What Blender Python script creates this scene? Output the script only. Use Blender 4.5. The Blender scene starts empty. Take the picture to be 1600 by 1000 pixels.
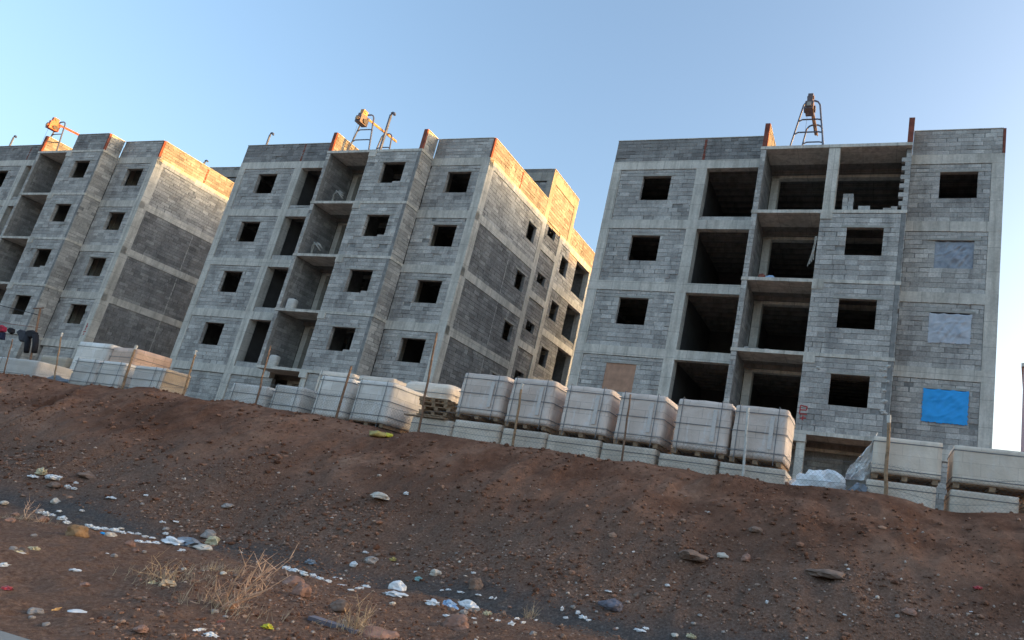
import bpy, math, random
from mathutils import Vector, Matrix, noise
random.seed(7)
R = random.random
U = random.uniform
scene = bpy.context.scene
COL = scene.collection

# ---------------------------------------------------------------- camera
F, PITCH, ROLL, CX, CY = 1002.352, 0.2416642, 0.1631776, 1075.006, 599.877   # for a 1600x1000 frame
XA = Vector((1, 0, 0)); UA = Vector((0, -math.sin(PITCH), math.cos(PITCH))); FA = Vector((0, math.cos(PITCH), math.sin(PITCH)))
c_, s_ = math.cos(ROLL), math.sin(ROLL)
RIGHT = XA * c_ + UA * s_
UP = UA * c_ - XA * s_
cam_d = bpy.data.cameras.new('camera')
cam = bpy.data.objects.new('camera', cam_d)
COL.objects.link(cam)
m = Matrix((RIGHT, UP, -FA)).transposed().to_4x4()
cam.matrix_world = m
cam_d.sensor_width = 36
cam_d.lens = F / 1600 * 36
cam_d.shift_x = (800 - CX) / 1600
cam_d.shift_y = (CY - 500) / 1600
cam_d.clip_start = 0.05
cam_d.clip_end = 6000
scene.camera = cam

def ray(px, py):
    a, b = (px - CX) / F, (py - CY) / F
    return (FA + RIGHT * a - UP * b)

# frame of the pallet row: s along the row, t away from the road, z up
T = -0.306
E_ = Vector((math.cos(T), math.sin(T), 0)); N_ = Vector((-math.sin(T), math.cos(T), 0))
def W(s, t, z): return E_ * s + N_ * t + Vector((0, 0, z))
def on_t(px, py, t):
    r = ray(px, py); p = r * (t / r.dot(N_))
    return p.dot(E_), p.z

# ---------------------------------------------------------------- materials
def newmat(name):
    mt = bpy.data.materials.new(name); mt.use_nodes = True
    nt = mt.node_tree
    b = nt.nodes['Principled BSDF']
    return mt, nt, b
def nd(nt, typ, **kw):
    n = nt.nodes.new(typ)
    for k, v in kw.items():
        if k in n.inputs.keys(): n.inputs[k].default_value = v
        else: setattr(n, k, v)
    return n
def ramp(nt, stops):
    r = nt.nodes.new('ShaderNodeValToRGB')
    e = r.color_ramp.elements
    while len(e) < len(stops): e.new(0.5)
    for i, (p, c) in enumerate(stops):
        e[i].position = p; e[i].color = (c[0], c[1], c[2], 1)
    return r
def mixc(nt, blend, fac, a, b):
    n = nt.nodes.new('ShaderNodeMix'); n.data_type = 'RGBA'; n.blend_type = blend
    L = nt.links
    for sock, v in ((n.inputs[0], fac), (n.inputs[6], a), (n.inputs[7], b)):
        if hasattr(v, 'is_linked'): L.new(v, sock)
        elif isinstance(v, (int, float)): sock.default_value = v
        else: sock.default_value = (v[0], v[1], v[2], 1)
    return n.outputs[2]
def noise_tex(nt, vec, scale, detail=6, rough=.6, dist=0.0):
    n = nd(nt, 'ShaderNodeTexNoise', Scale=scale, Detail=detail, Roughness=rough, Distortion=dist)
    nt.links.new(vec, n.inputs['Vector'])
    return n.outputs['Fac']
def mapping(nt, vec, scale=(1, 1, 1), loc=(0, 0, 0)):
    n = nt.nodes.new('ShaderNodeMapping'); n.inputs['Scale'].default_value = scale; n.inputs['Location'].default_value = loc
    nt.links.new(vec, n.inputs['Vector']); return n.outputs['Vector']
def bump(nt, b, height, strength=.4, dist=.01):
    n = nd(nt, 'ShaderNodeBump', Strength=strength, Distance=dist)
    nt.links.new(height, n.inputs['Height']); nt.links.new(n.outputs['Normal'], b.inputs['Normal'])

def plain(name, col, rough=.7, var=.25, scale=6, metal=0.0, bumpd=0.0):
    mt, nt, b = newmat(name)
    tc = nt.nodes.new('ShaderNodeTexCoord').outputs['Object']
    f = noise_tex(nt, tc, scale)
    lo = [c * (1 - var) for c in col]; hi = [min(1, c * (1 + var)) for c in col]
    r = ramp(nt, [(.3, lo), (.7, hi)]); nt.links.new(f, r.inputs[0])
    nt.links.new(r.outputs[0], b.inputs['Base Color'])
    b.inputs['Roughness'].default_value = rough; b.inputs['Metallic'].default_value = metal
    if bumpd: bump(nt, b, f, .6, bumpd)
    return mt

def mat_concrete(name, col=(.36, .35, .31), var=.22):
    mt, nt, b = newmat(name)
    g = nt.nodes.new('ShaderNodeTexCoord'); tc = g.outputs['Object']; uv = g.outputs['UV']
    f1 = noise_tex(nt, tc, .7, 8, .65)
    f2 = noise_tex(nt, mapping(nt, tc, (3, 3, .35)), 1.3, 6, .6)
    f3 = noise_tex(nt, tc, 9, 5, .7)
    r1 = ramp(nt, [(.3, [c * (1 - var) for c in col]), (.5, col), (.72, [min(1, c * (1 + var)) for c in col])])
    nt.links.new(f1, r1.inputs[0])
    r2 = ramp(nt, [(.34, (.62, .62, .6)), (.56, (1, 1, 1))]); nt.links.new(f2, r2.inputs[0])
    c1 = mixc(nt, 'MULTIPLY', .75, r1.outputs[0], r2.outputs[0])
    r3 = ramp(nt, [(.3, (.75, .75, .75)), (.7, (1.12, 1.12, 1.12))]); nt.links.new(f3, r3.inputs[0])
    c2 = mixc(nt, 'MULTIPLY', .7, c1, r3.outputs[0])
    br = nd(nt, 'ShaderNodeTexBrick', Scale=1.0); br.offset = 0.0
    br.inputs['Color1'].default_value = (1, 1, 1, 1); br.inputs['Color2'].default_value = (.88, .89, .9, 1)
    br.inputs['Mortar'].default_value = (.5, .5, .5, 1); br.inputs['Mortar Size'].default_value = .012
    br.inputs['Brick Width'].default_value = 1.37; br.inputs['Row Height'].default_value = 1.03
    nt.links.new(uv, br.inputs['Vector'])
    c3 = mixc(nt, 'MULTIPLY', .7, c2, br.outputs['Color'])
    nt.links.new(c3, b.inputs['Base Color'])
    b.inputs['Roughness'].default_value = .9; b.inputs['Specular IOR Level'].default_value = .25
    bump(nt, b, f3, .5, .012)
    return mt

def mat_block(name, lo=(.40, .385, .36), hi=(.70, .68, .635)):
    mt, nt, b = newmat(name)
    g = nt.nodes.new('ShaderNodeTexCoord'); tc = g.outputs['Object']
    gi = nt.nodes.new('ShaderNodeNewGeometry')
    mid = [(a + b2) / 2 for a, b2 in zip(lo, hi)]
    r = ramp(nt, [(0, lo), (.2, [x * .88 for x in mid]), (.55, mid), (.85, [x * 1.12 for x in mid]), (1, hi)])
    nt.links.new(gi.outputs['Random Per Island'], r.inputs[0])
    f1 = noise_tex(nt, tc, .45, 7, .65)
    r1 = ramp(nt, [(.32, (.78, .78, .79)), (.66, (1.14, 1.14, 1.13))]); nt.links.new(f1, r1.inputs[0])
    c1 = mixc(nt, 'MULTIPLY', .9, r.outputs[0], r1.outputs[0])
    f2 = noise_tex(nt, tc, 14, 5, .75)
    r2 = ramp(nt, [(.28, (.6, .6, .6)), (.72, (1.22, 1.22, 1.22))]); nt.links.new(f2, r2.inputs[0])
    c2 = mixc(nt, 'MULTIPLY', .85, c1, r2.outputs[0])
    f3 = noise_tex(nt, mapping(nt, tc, (1.6, 1.6, .5)), 1.1, 8, .7)
    r3 = ramp(nt, [(.60, (0, 0, 0)), (.70, (1, 1, 1))]); nt.links.new(f3, r3.inputs[0])
    c3 = mixc(nt, 'MIX', r3.outputs[0], c2, (.66, .65, .61))   # lime bloom
    f4 = noise_tex(nt, mapping(nt, tc, (1.1, 1.1, .22), (7, 3, 1)), 1.0, 7, .65)
    r4 = ramp(nt, [(.36, (.62, .62, .63)), (.52, (1, 1, 1))]); nt.links.new(f4, r4.inputs[0])
    c4 = mixc(nt, 'MULTIPLY', .75, mixc(nt, 'MIX', .65, c2, c3), r4.outputs[0])
    nt.links.new(c4, b.inputs['Base Color'])
    b.inputs['Roughness'].default_value = .95; b.inputs['Specular IOR Level'].default_value = .15
    bump(nt, b, f2, .8, .015)
    return mt

M = {}
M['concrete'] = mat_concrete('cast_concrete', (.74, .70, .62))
M['concrete_mid'] = mat_concrete('sun_toned_concrete', (.42, .40, .36))  # tower concrete with its colour darkened to offset the strong sun
M['concrete_shaded'] = mat_concrete('shaded_slab_concrete', (.27, .255, .23))  # room shade put into the slab colour so ceilings read dark
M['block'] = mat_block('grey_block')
M['block_shaded'] = mat_block('shaded_grey_block', (.245, .238, .228), (.44, .43, .41))  # copy of the grey block with side-wall shade put into its colour
M['mortar'] = plain('mortar', (.26, .26, .25), .95, .3, 5)
M['mortar_smear'] = plain('mortar_smear', (.5, .49, .46), .95, .15, 8)
M['inner_shaded'] = plain('inner_wall', (.105, .10, .095), .95, .3, 1.2)  # shade of the rooms painted into the wall colour, openings read near black
M['red_clay'] = plain('red_clay', (.24, .075, .05), .9, .4, 4)
M['lintel'] = plain('lintel', (.40, .39, .35), .9, .2, 4)
M['steel'] = plain('blue_grey_steel', (.13, .15, .19), .5, .3, 5, .5)
M['dark_steel'] = plain('dark_steel', (.045, .045, .055), .55, .3, 8, .4)
M['red_paint'] = plain('red_paint', (.55, .13, .06), .5, .3, 6)
M['orange_paint'] = plain('orange_paint', (.55, .30, .10), .5, .4, 6)
M['motor_grey'] = plain('motor_grey', (.15, .11, .11), .5, .4, 12)
M['wood'] = plain('weathered_wood', (.34, .22, .13), .85, .45, 14)
M['rust'] = plain('rusty_iron', (.23, .14, .09), .9, .45, 18)
M['white_paint'] = plain('chipped_white_paint', (.62, .6, .55), .7, .2, 12)
M['wire'] = plain('galvanised_wire', (.22, .22, .22), .5, .2, 3, .6)
M['strap'] = plain('black_strap', (.17, .17, .18), .5, .2, 5)
M['paper'] = plain('white_plastic', (.72, .72, .72), .5, .12, 8)
M['sheet_white'] = plain('white_sheeting', (.84, .84, .86), .45, .2, 4)
M['sheet_grey'] = plain('grey_blue_sheeting', (.22, .25, .29), .45, .35, 4)
M['sheet_blue'] = plain('light_blue_plastic', (.33, .48, .68), .45, .25, 6)
M['tarp_blue'] = plain('blue_tarpaulin', (.015, .38, .90), .5, .10, 3)
M['board'] = plain('orange_brown_board', (.46, .27, .18), .85, .22, 3)
M['cloth_black'] = plain('black_cloth', (.012, .012, .017), .9, .3, 8)
M['cloth_grey'] = plain('charcoal_cloth', (.045, .048, .06), .9, .3, 8)
M['cloth_red'] = plain('red_cloth', (.42, .02, .05), .85, .3, 8)
M['cloth_navy'] = plain('navy_cloth', (.015, .017, .05), .9, .3, 8)
M['pink_wall'] = plain('pink_render', (.62, .42, .42), .9, .08, .4)
M['yellow'] = plain('yellow_plastic', (.62, .55, .04), .5, .2, 8)
M['yellow_dull'] = plain('dull_yellow_plastic', (.42, .33, .10), .6, .35, 8)
M['teal'] = plain('teal_plastic', (.25, .42, .40), .5, .3, 8)
M['red_litter'] = plain('red_plastic', (.45, .06, .07), .5, .2, 8)
M['cream_litter'] = plain('cream_carton', (.55, .47, .30), .8, .3, 6)
M['stone_grey'] = plain('grey_stone', (.31, .27, .245), .95, .4, 7, 0, .01)
M['stone_pale'] = plain('pale_stone', (.55, .49, .42), .95, .3, 7, 0, .01)
M['stone_red'] = plain('reddish_stone', (.30, .17, .125), .95, .4, 7, 0, .01)
M['stone_ochre'] = plain('ochre_stone', (.30, .175, .085), .95, .4, 7, 0, .01)
M['stone_blue'] = plain('bluish_stone', (.15, .14, .165), .95, .35, 7, 0, .01)
M['stone_brown'] = plain('brown_stone', (.21, .14, .105), .95, .4, 7, 0, .01)
M['straw'] = plain('dry_straw', (.60, .42, .26), .9, .3, 10)
M['twig'] = plain('dry_twig', (.66, .43, .29), .9, .35, 10)
M['spray'] = plain('red_spray_paint', (.45, .07, .07), .9, .2, 8)
M['ink'] = plain('faded_blue_ink', (.27, .30, .36), .8, .3, 20)
M['green'] = plain('weeds', (.07, .085, .055), .9, .35, 10)

def mat_clear_sheet(name, lo, hi):
    mt, nt, b = newmat(name)
    tc = nt.nodes.new('ShaderNodeTexCoord').outputs['Object']
    f = noise_tex(nt, tc, 2.5, 5, .6, 1.0)
    r = ramp(nt, [(.3, lo), (.7, hi)]); nt.links.new(f, r.inputs[0])
    nt.links.new(r.outputs[0], b.inputs['Base Color']); b.inputs['Roughness'].default_value = .35
    return mt
M['clear'] = mat_clear_sheet('pale_translucent_sheet', (.36, .40, .46), (.60, .63, .68))
M['clear_dull'] = mat_clear_sheet('dull_translucent_sheet', (.20, .23, .28), (.40, .43, .48))

def mat_load(name, col, brickw, rowh, mort=.006, film=.35, joint=.5):
    mt, nt, b = newmat(name)
    g = nt.nodes.new('ShaderNodeTexCoord'); tc = g.outputs['Object']; uv = g.outputs['UV']
    oi = nt.nodes.new('ShaderNodeObjectInfo')
    br = nd(nt, 'ShaderNodeTexBrick', Scale=1.0)
    br.inputs['Color1'].default_value = (*col, 1); br.inputs['Color2'].default_value = (col[0] * .86, col[1] * .85, col[2] * .84, 1)
    br.inputs['Mortar'].default_value = (col[0] * joint, col[1] * joint * .97, col[2] * joint * .95, 1)
    br.inputs['Mortar Size'].default_value = mort; br.inputs['Brick Width'].default_value = brickw; br.inputs['Row Height'].default_value = rowh
    nt.links.new(uv, br.inputs['Vector'])
    f1 = noise_tex(nt, tc, 1.6, 7, .65, .8)
    r1 = ramp(nt, [(.28, (.74, .71, .69)), (.7, (1.12, 1.12, 1.14))]); nt.links.new(f1, r1.inputs[0])
    c1 = mixc(nt, 'MULTIPLY', .9, br.outputs['Color'], r1.outputs[0])
    f2 = noise_tex(nt, mapping(nt, tc, (2.4, 2.4, .8)), 2.2, 8, .7, 1.5)
    r2 = ramp(nt, [(.52, (0, 0, 0)), (.68, (1, 1, 1))]); nt.links.new(f2, r2.inputs[0])
    m1 = nt.nodes.new('ShaderNodeMath'); m1.operation = 'MULTIPLY'; m1.inputs[1].default_value = film
    nt.links.new(r2.outputs[0], m1.inputs[0])
    c2 = mixc(nt, 'MIX', m1.outputs[0], c1, (.88, .86, .86))
    hue = nt.nodes.new('ShaderNodeHueSaturation')
    mr = nt.nodes.new('ShaderNodeMapRange'); mr.inputs[3].default_value = .86; mr.inputs[4].default_value = 1.08
    nt.links.new(oi.outputs['Random'], mr.inputs[0]); nt.links.new(mr.outputs[0], hue.inputs['Value']); nt.links.new(c2, hue.inputs['Color'])
    nt.links.new(hue.outputs[0], b.inputs['Base Color'])
    b.inputs['Roughness'].default_value = .55
    f3 = noise_tex(nt, tc, 6, 6, .65, 1.2)
    bump(nt, b, f3, .55, .02)
    return mt
def mat_print():
    mt, nt, b = newmat('faded_print')
    g = nt.nodes.new('ShaderNodeTexCoord'); uv = g.outputs['UV']
    br = nd(nt, 'ShaderNodeTexBrick', Scale=1.0); br.offset = .3
    br.inputs['Color1'].default_value = (.30, .34, .42, 1); br.inputs['Color2'].default_value = (.66, .60, .56, 1); br.inputs['Mortar'].default_value = (.72, .66, .60, 1)
    br.inputs['Mortar Size'].default_value = .006; br.inputs['Brick Width'].default_value = .03; br.inputs['Row Height'].default_value = .022
    nt.links.new(uv, br.inputs['Vector'])
    f = noise_tex(nt, g.outputs['Object'], 12, 5, .7)
    r = ramp(nt, [(.42, (0, 0, 0)), (.6, (1, 1, 1))]); nt.links.new(f, r.inputs[0])
    c = mixc(nt, 'MIX', r.outputs[0], br.outputs['Color'], (.72, .65, .59))
    nt.links.new(c, b.inputs['Base Color']); b.inputs['Roughness'].default_value = .6
    return mt
M['print'] = mat_print()
M['load_wrapped'] = mat_load('wrapped_blocks', (.86, .72, .62), .6, .25, .003, .45)
M['load_white'] = mat_load('white_wrapped_blocks', (.86, .80, .72), .6, .25, .003, .5)
M['load_bare'] = mat_load('cream_blocks', (.86, .73, .59), .6, .23, .005, .14, .78)
M['load_tan'] = mat_load('tan_blocks', (.56, .45, .33), .5, .2, .006, .1, .75)
M['load_orange'] = mat_load('orange_wrapped_blocks', (.70, .48, .36), .6, .25, .004, .05)

def mat_soil():
    mt, nt, b = newmat('brown_soil')
    tc = nt.nodes.new('ShaderNodeTexCoord').outputs['Object']
    sep = nt.nodes.new('ShaderNodeSeparateXYZ'); nt.links.new(tc, sep.inputs[0])
    f1 = noise_tex(nt, mapping(nt, tc, (.6, 1, 1)), .8, 8, .62, .6)
    r1 = ramp(nt, [(.28, (.115, .055, .034)), (.46, (.21, .105, .067)), (.60, (.32, .172, .112)), (.76, (.46, .28, .19))])
    nt.links.new(f1, r1.inputs[0])
    f2 = noise_tex(nt, tc, 9, 6, .7)
    r2 = ramp(nt, [(.3, (.62, .60, .60)), (.7, (1.3, 1.3, 1.3))]); nt.links.new(f2, r2.inputs[0])
    c1 = mixc(nt, 'MULTIPLY', .85, r1.outputs[0], r2.outputs[0])
    # stony grey-brown ground low on the bank and by the road
    f3 = noise_tex(nt, tc, .55, 5, .6)
    ad = nt.nodes.new('ShaderNodeMath'); ad.operation = 'MULTIPLY_ADD'; ad.inputs[1].default_value = 2.6
    nt.links.new(f3, ad.inputs[0]); nt.links.new(sep.outputs['Y'], ad.inputs[2])
    mr = nt.nodes.new('ShaderNodeMapRange'); mr.inputs[1].default_value = 10.3; mr.inputs[2].default_value = 11.6
    mr.inputs[3].default_value = 1; mr.inputs[4].default_value = 0; nt.links.new(ad.outputs[0], mr.inputs[0])
    f4 = noise_tex(nt, tc, 26, 5, .8)
    r4 = ramp(nt, [(.3, (.09, .052, .037)), (.5, (.20, .126, .092)), (.66, (.32, .22, .17)), (.80, (.52, .40, .32))]); nt.links.new(f4, r4.inputs[0])
    m2 = nt.nodes.new('ShaderNodeMath'); m2.operation = 'MULTIPLY'; m2.inputs[1].default_value = .8; nt.links.new(mr.outputs[0], m2.inputs[0])
    c2 = mixc(nt, 'MIX', m2.outputs[0], c1, r4.outputs[0])
    # dark grey grit in the ditch
    f5 = noise_tex(nt, mapping(nt, tc, (.35, 1, 1)), 1.2, 4, .6)
    a2 = nt.nodes.new('ShaderNodeMath'); a2.operation = 'MULTIPLY_ADD'; a2.inputs[1].default_value = .9; nt.links.new(f5, a2.inputs[0]); nt.links.new(sep.outputs['Y'], a2.inputs[2])
    rd = ramp(nt, [(0, (0, 0, 0)), (.35, (0, 0, 0)), (.41, (1, 1, 1)), (.515, (1, 1, 1)), (.58, (0, 0, 0))])
    mr2 = nt.nodes.new('ShaderNodeMapRange'); mr2.inputs[1].default_value = 4; mr2.inputs[2].default_value = 12; nt.links.new(a2.outputs[0], mr2.inputs[0])
    nt.links.new(mr2.outputs[0], rd.inputs[0])
    m3 = nt.nodes.new('ShaderNodeMath'); m3.operation = 'MULTIPLY'; m3.inputs[1].default_value = .96; nt.links.new(rd.outputs[0], m3.inputs[0])
    r5 = ramp(nt, [(.3, (.05, .046, .044)), (.56, (.125, .113, .107)), (.68, (.22, .205, .195)), (.8, (.40, .38, .36))]); nt.links.new(f4, r5.inputs[0])
    c3 = mixc(nt, 'MIX', m3.outputs[0], c2, r5.outputs[0])
    nt.links.new(c3, b.inputs['Base Color'])
    b.inputs['Roughness'].default_value = 1; b.inputs['Specular IOR Level'].default_value = .1
    f6 = noise_tex(nt, tc, 22, 5, .75)
    bump(nt, b, f6, 1.0, .05)
    return mt
M['soil'] = mat_soil()

def mat_gravel(name, stops):
    mt, nt, b = newmat(name)
    gi = nt.nodes.new('ShaderNodeNewGeometry')
    r = ramp(nt, stops)
    nt.links.new(gi.outputs['Random Per Island'], r.inputs[0]); nt.links.new(r.outputs[0], b.inputs['Base Color'])
    b.inputs['Roughness'].default_value = .95; b.inputs['Specular IOR Level'].default_value = .15
    return mt
M['gravel'] = mat_gravel('loose_stones', [(0, (.10, .05, .034)), (.4, (.21, .12, .083)), (.7, (.29, .185, .138)), (.92, (.38, .275, .215)), (.98, (.5, .42, .36)), (1, (.68, .62, .56))])
M['crumb'] = mat_gravel('soil_crumbs', [(0, (.10, .048, .03)), (.5, (.19, .097, .063)), (.85, (.28, .152, .102)), (1, (.38, .235, .165))])

# ---------------------------------------------------------------- mesh builder
class MB:
    def __init__(s): s.v = []; s.f = []; s.mi = []; s.smooth = False
    def quad(s, a, b, c, d, mi=0):
        n = len(s.v); s.v += [tuple(a), tuple(b), tuple(c), tuple(d)]; s.f.append((n, n + 1, n + 2, n + 3)); s.mi.append(mi)
    def corners(s, p, mi=0):
        n = len(s.v); s.v += [tuple(q) for q in p]
        for f in ((0, 3, 2, 1), (4, 5, 6, 7), (0, 1, 5, 4), (1, 2, 6, 5), (2, 3, 7, 6), (3, 0, 4, 7)):
            s.f.append(tuple(n + i for i in f)); s.mi.append(mi)
    def box(s, x0, x1, y0, y1, z0, z1, mi=0):
        s.corners([(x0, y0, z0), (x1, y0, z0), (x1, y1, z0), (x0, y1, z0), (x0, y0, z1), (x1, y0, z1), (x1, y1, z1), (x0, y1, z1)], mi)
    def tube(s, pts, r, n=6, mi=0, r1=None):
        pts = [Vector(p) for p in pts]; base = len(s.v); k = len(pts)
        for i, p in enumerate(pts):
            d = (pts[min(i + 1, k - 1)] - pts[max(i - 1, 0)]).normalized()
            a = d.cross(Vector((0, 0, 1)));
            if a.length < .1: a = d.cross(Vector((1, 0, 0)))
            a.normalize(); b = d.cross(a)
            rr = r if r1 is None else r + (r1 - r) * i / max(1, k - 1)
            for j in range(n):
                t = 2 * math.pi * j / n
                s.v.append(tuple(p + a * (rr * math.cos(t)) + b * (rr * math.sin(t))))
        for i in range(k - 1):
            for j in range(n):
                j2 = (j + 1) % n
                s.f.append((base + i * n + j, base + i * n + j2, base + (i + 1) * n + j2, base + (i + 1) * n + j)); s.mi.append(mi)
        s.f.append(tuple(base + j for j in range(n - 1, -1, -1))); s.mi.append(mi)
        s.f.append(tuple(base + (k - 1) * n + j for j in range(n))); s.mi.append(mi)
    def add(s, verts, faces, mi=0):
        n = len(s.v); s.v += [tuple(v) for v in verts]
        for f in faces: s.f.append(tuple(n + i for i in f)); s.mi.append(mi)
    def build(s, name, mats, parent=None, loc=None, rot=None, smooth=False, uvoff=(0, 0)):
        me = bpy.data.meshes.new(name)
        me.from_pydata(s.v, [], s.f)
        if not isinstance(mats, (list, tuple)): mats = [mats]
        for q in mats: me.materials.append(q)
        if len(mats) > 1: me.polygons.foreach_set('material_index', s.mi)
        uvl = me.uv_layers.new(name='UVMap'); uv = []
        V = s.v
        for p in me.polygons:
            nx, ny, nz = (abs(q) for q in p.normal)
            for vi in p.vertices:
                x, y, z = V[vi]
                if nz > nx and nz > ny: uv += (x + uvoff[0], y + uvoff[1])
                elif nx > ny: uv += (y + uvoff[0], z + uvoff[1])
                else: uv += (x + uvoff[0], z + uvoff[1])
        uvl.data.foreach_set('uv', uv)
        if smooth: me.polygons.foreach_set('use_smooth', [True] * len(me.polygons))
        o = bpy.data.objects.new(name, me); COL.objects.link(o)
        if parent: o.parent = parent
        if loc is not None: o.location = loc
        if rot is not None: o.rotation_euler = rot if hasattr(rot, '__len__') else (0, 0, rot)
        return o

def tag(o, label=None, cat=None, group=None, kind=None):
    if label: o['label'] = label
    if cat: o['category'] = cat
    if group: o['group'] = group
    if kind: o['kind'] = kind
    return o
def thing(name, label, cat, loc, rz=0, group=None):
    o = bpy.data.objects.new(name, None); COL.objects.link(o)
    o.empty_display_size = .3
    o.location = loc; o.rotation_euler = (0, 0, rz)
    return tag(o, label, cat, group)

# ---------------------------------------------------------------- terrain
def lerp_table(tab, x):
    if x <= tab[0][0]: return tab[0][1]
    for (a, va), (b, vb) in zip(tab, tab[1:]):
        if x <= b: return va + (vb - va) * (x - a) / (b - a)
    return tab[-1][1]
TC = 11.5
crest_px = [(0, 583), (25, 585), (50, 588), (75, 591), (100, 597), (130, 602), (160, 603), (190, 608), (225, 605), (245, 607), (260, 612), (300, 622), (330, 628), (360, 625), (400, 632), (440, 640), (480, 645), (520, 652), (560, 662), (600, 675), (620, 680), (645, 674), (680, 677), (720, 684), (760, 690), (800, 697), (850, 700), (880, 706), (930, 718), (970, 722), (1000, 722), (1030, 727), (1080, 735), (1100, 742), (1160, 744), (1200, 753), (1240, 757), (1280, 760), (1340, 768), (1380, 772), (1420, 780), (1460, 795), (1500, 800), (1560, 801), (1600, 803)]
CREST = [on_t(x, y, TC) for x, y in crest_px]
CREST = [(-60, 1.9), (-30, 1.58)] + CREST + [(6, 1.4), (30, 1.2)]
ROWZ = [(-60, 1.9), (-26, 1.45), (-11.0, 1.45), (-10.2, 1.0), (30, .9)]
GULLY = [(0, 668), (35, 655), (75, 640), (105, 622), (128, 606)]
def ss(x): x = max(0, min(1, x)); return x * x * (3 - 2 * x)
BASE = [(-80, 3.6), (-53, 3.35), (-29, 2.85), (-5, 2.35), (30, 2.0), (80, 1.6)]
def td(s): return 7.6 + .22 * math.sin(s * .55) + .12 * math.sin(s * 1.7)
def nz(s, t, f, o=0.0): return noise.noise(Vector((s * f, t * f, o)))
gully_st = []
def height(s, t):
    d = td(s)
    cz = lerp_table(CREST, s)
    flat = -1.06 + .05 * nz(s, t, .5, 3)
    if t < 2.0: z = flat
    elif t < d:
        z = flat - .17 * math.exp(-((t - d) / .42) ** 2)
        z += .10 * ss((6.2 - t) / 1.5) * max(0, nz(s, t, .6, 9))
        if s < -11: z += .22 * ss((-11 - s) / 4) * ss((d - .5 - t) / .8)
    elif t < TC:
        x = (t - d) / (TC - d)
        g = x + .10 * math.sin(math.pi * x * 2) * -.5
        g = ss(x) * .35 + x * .65
        z = (flat - .17) * (1 - g) + cz * g
    elif t < 12.05: z = cz + (lerp_table(ROWZ, s) - cz) * ss((t - TC - .08) / .45)
    elif t < 24: z = lerp_table(ROWZ, s) + (lerp_table(BASE, s) - lerp_table(ROWZ, s)) * ss((t - 14) / 9)
    elif t < 44: z = lerp_table(BASE, s)
    else: z = lerp_table(BASE, s) + 10 * ss((t - 44) / 36)
    if 2.5 < t < TC + .1:
        a = ss((t - 2.5) / .5) * (1 if t < TC - .5 else max(.12, (TC + .1 - t) / .6))
        sl = ss((t - 8.0) / .8)
        z += a * (.055 + .10 * sl) * nz(s, t, .75, 1) + a * (.02 + .06 * sl) * nz(s, t, 2.3, 5) + a * .034 * nz(s, t, 6, 7) + a * .020 * nz(s, t, 14, 2)
        z += a * sl * (.06 * nz(s + .3 * nz(s, t, 1.2, 8), t * .22, 2.1, 6) - .05 * max(0, .25 - abs(nz(s, t * .8, 3.1, 11))))
        z += a * .035 * max(0, nz(s, t, 4.3, 15)) ** 1.5 * 2
        best = None
        for i in range(len(gully_st) - 1):
            (s0, t0), (s1, t1) = gully_st[i], gully_st[i + 1]
            dx, dy = s1 - s0, t1 - t0; L2 = dx * dx + dy * dy
            k = max(0, min(1, ((s - s0) * dx + (t - t0) * dy) / L2))
            dd = math.hypot(s - s0 - k * dx, t - t0 - k * dy)
            if best is None or dd < best[0]: best = (dd, (s - s0) * dy - (t - t0) * dx < 0, i + k)
        if best and best[0] < 2.5:
            dd, far, q = best
            f_ = min(1, .35 + q * .6) * (1 if q < 3 else 1 - .5 * (q - 3))
            if far: z -= f_ * (.30 * math.exp(-dd / .7) * (1 - math.exp(-dd / .04)) + .75 * math.exp(-((dd - .16) / .17) ** 4))      # ground beyond the lip lies lower
            else: z += f_ * .12 * math.exp(-dd / .35)
    elif 12 < t < 24 and -40 < s < 20: z += .04 * nz(s, t, .8, 4)
    return z
def spot(px, py):
    r = ray(px, py).normalized(); k = 2.0
    while k < 60:
        p = r * k
        if p.z <= height(p.dot(E_), p.dot(N_)): break
        k += .05
    lo, hi = k - .05, k
    for _ in range(8):
        mid = (lo + hi) / 2; p = r * mid
        if p.z <= height(p.dot(E_), p.dot(N_)): hi = mid
        else: lo = mid
    p = r * hi
    return p.dot(E_), p.dot(N_), p.z, hi * ray(px, py).normalized().dot(FA)
_g = [spot(x, y)[:2] for x, y in GULLY]
gully_st.extend(_g)

sc = [-3000, -1200, -500, -200, -120, -80, -60, -48, -40, -36, -33, -31]
x = -29.5
while x < -15: sc.append(x); x += .085
while x < 5.2: sc.append(x); x += .06
sc += [5.6, 6.2, 7, 8, 10, 13, 17, 23, 32, 50, 90, 200, 500, 1200, 3000]
tc_ = [-3000, -900, -300, -100, -40, -15, -6, -2, 0, 1, 1.7, 2.2]
x = 2.5
while x < 12.2: tc_.append(x); x += .055
tc_ += [12.3, 12.5, 12.8, 13.2, 13.8, 14.5, 15.5, 17, 18.5, 20, 22, 24, 28, 34, 40, 44, 50, 56, 62, 68, 74, 80, 100, 200, 500, 1200, 3000]
g = MB()
ns, nt_ = len(sc), len(tc_)
V = [(s, t, height(s, t)) for t in tc_ for s in sc]
Fc = [(j * ns + i, j * ns + i + 1, (j + 1) * ns + i + 1, (j + 1) * ns + i) for j in range(nt_ - 1) for i in range(ns - 1)]
g.v = V; g.f = Fc; g.mi = [0] * len(Fc)
ground = g.build('ground', M['soil'], None, None, T, True)
tag(ground, kind='structure')

# paved edge of the road, bottom left corner
rb = MB(); rb.box(-40, 20, -4, 2.60, -1.3, -1.03)
tag(rb.build('road', mat_concrete('road_paving', (.3, .3, .285)), None, None, T), kind='structure')

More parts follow.
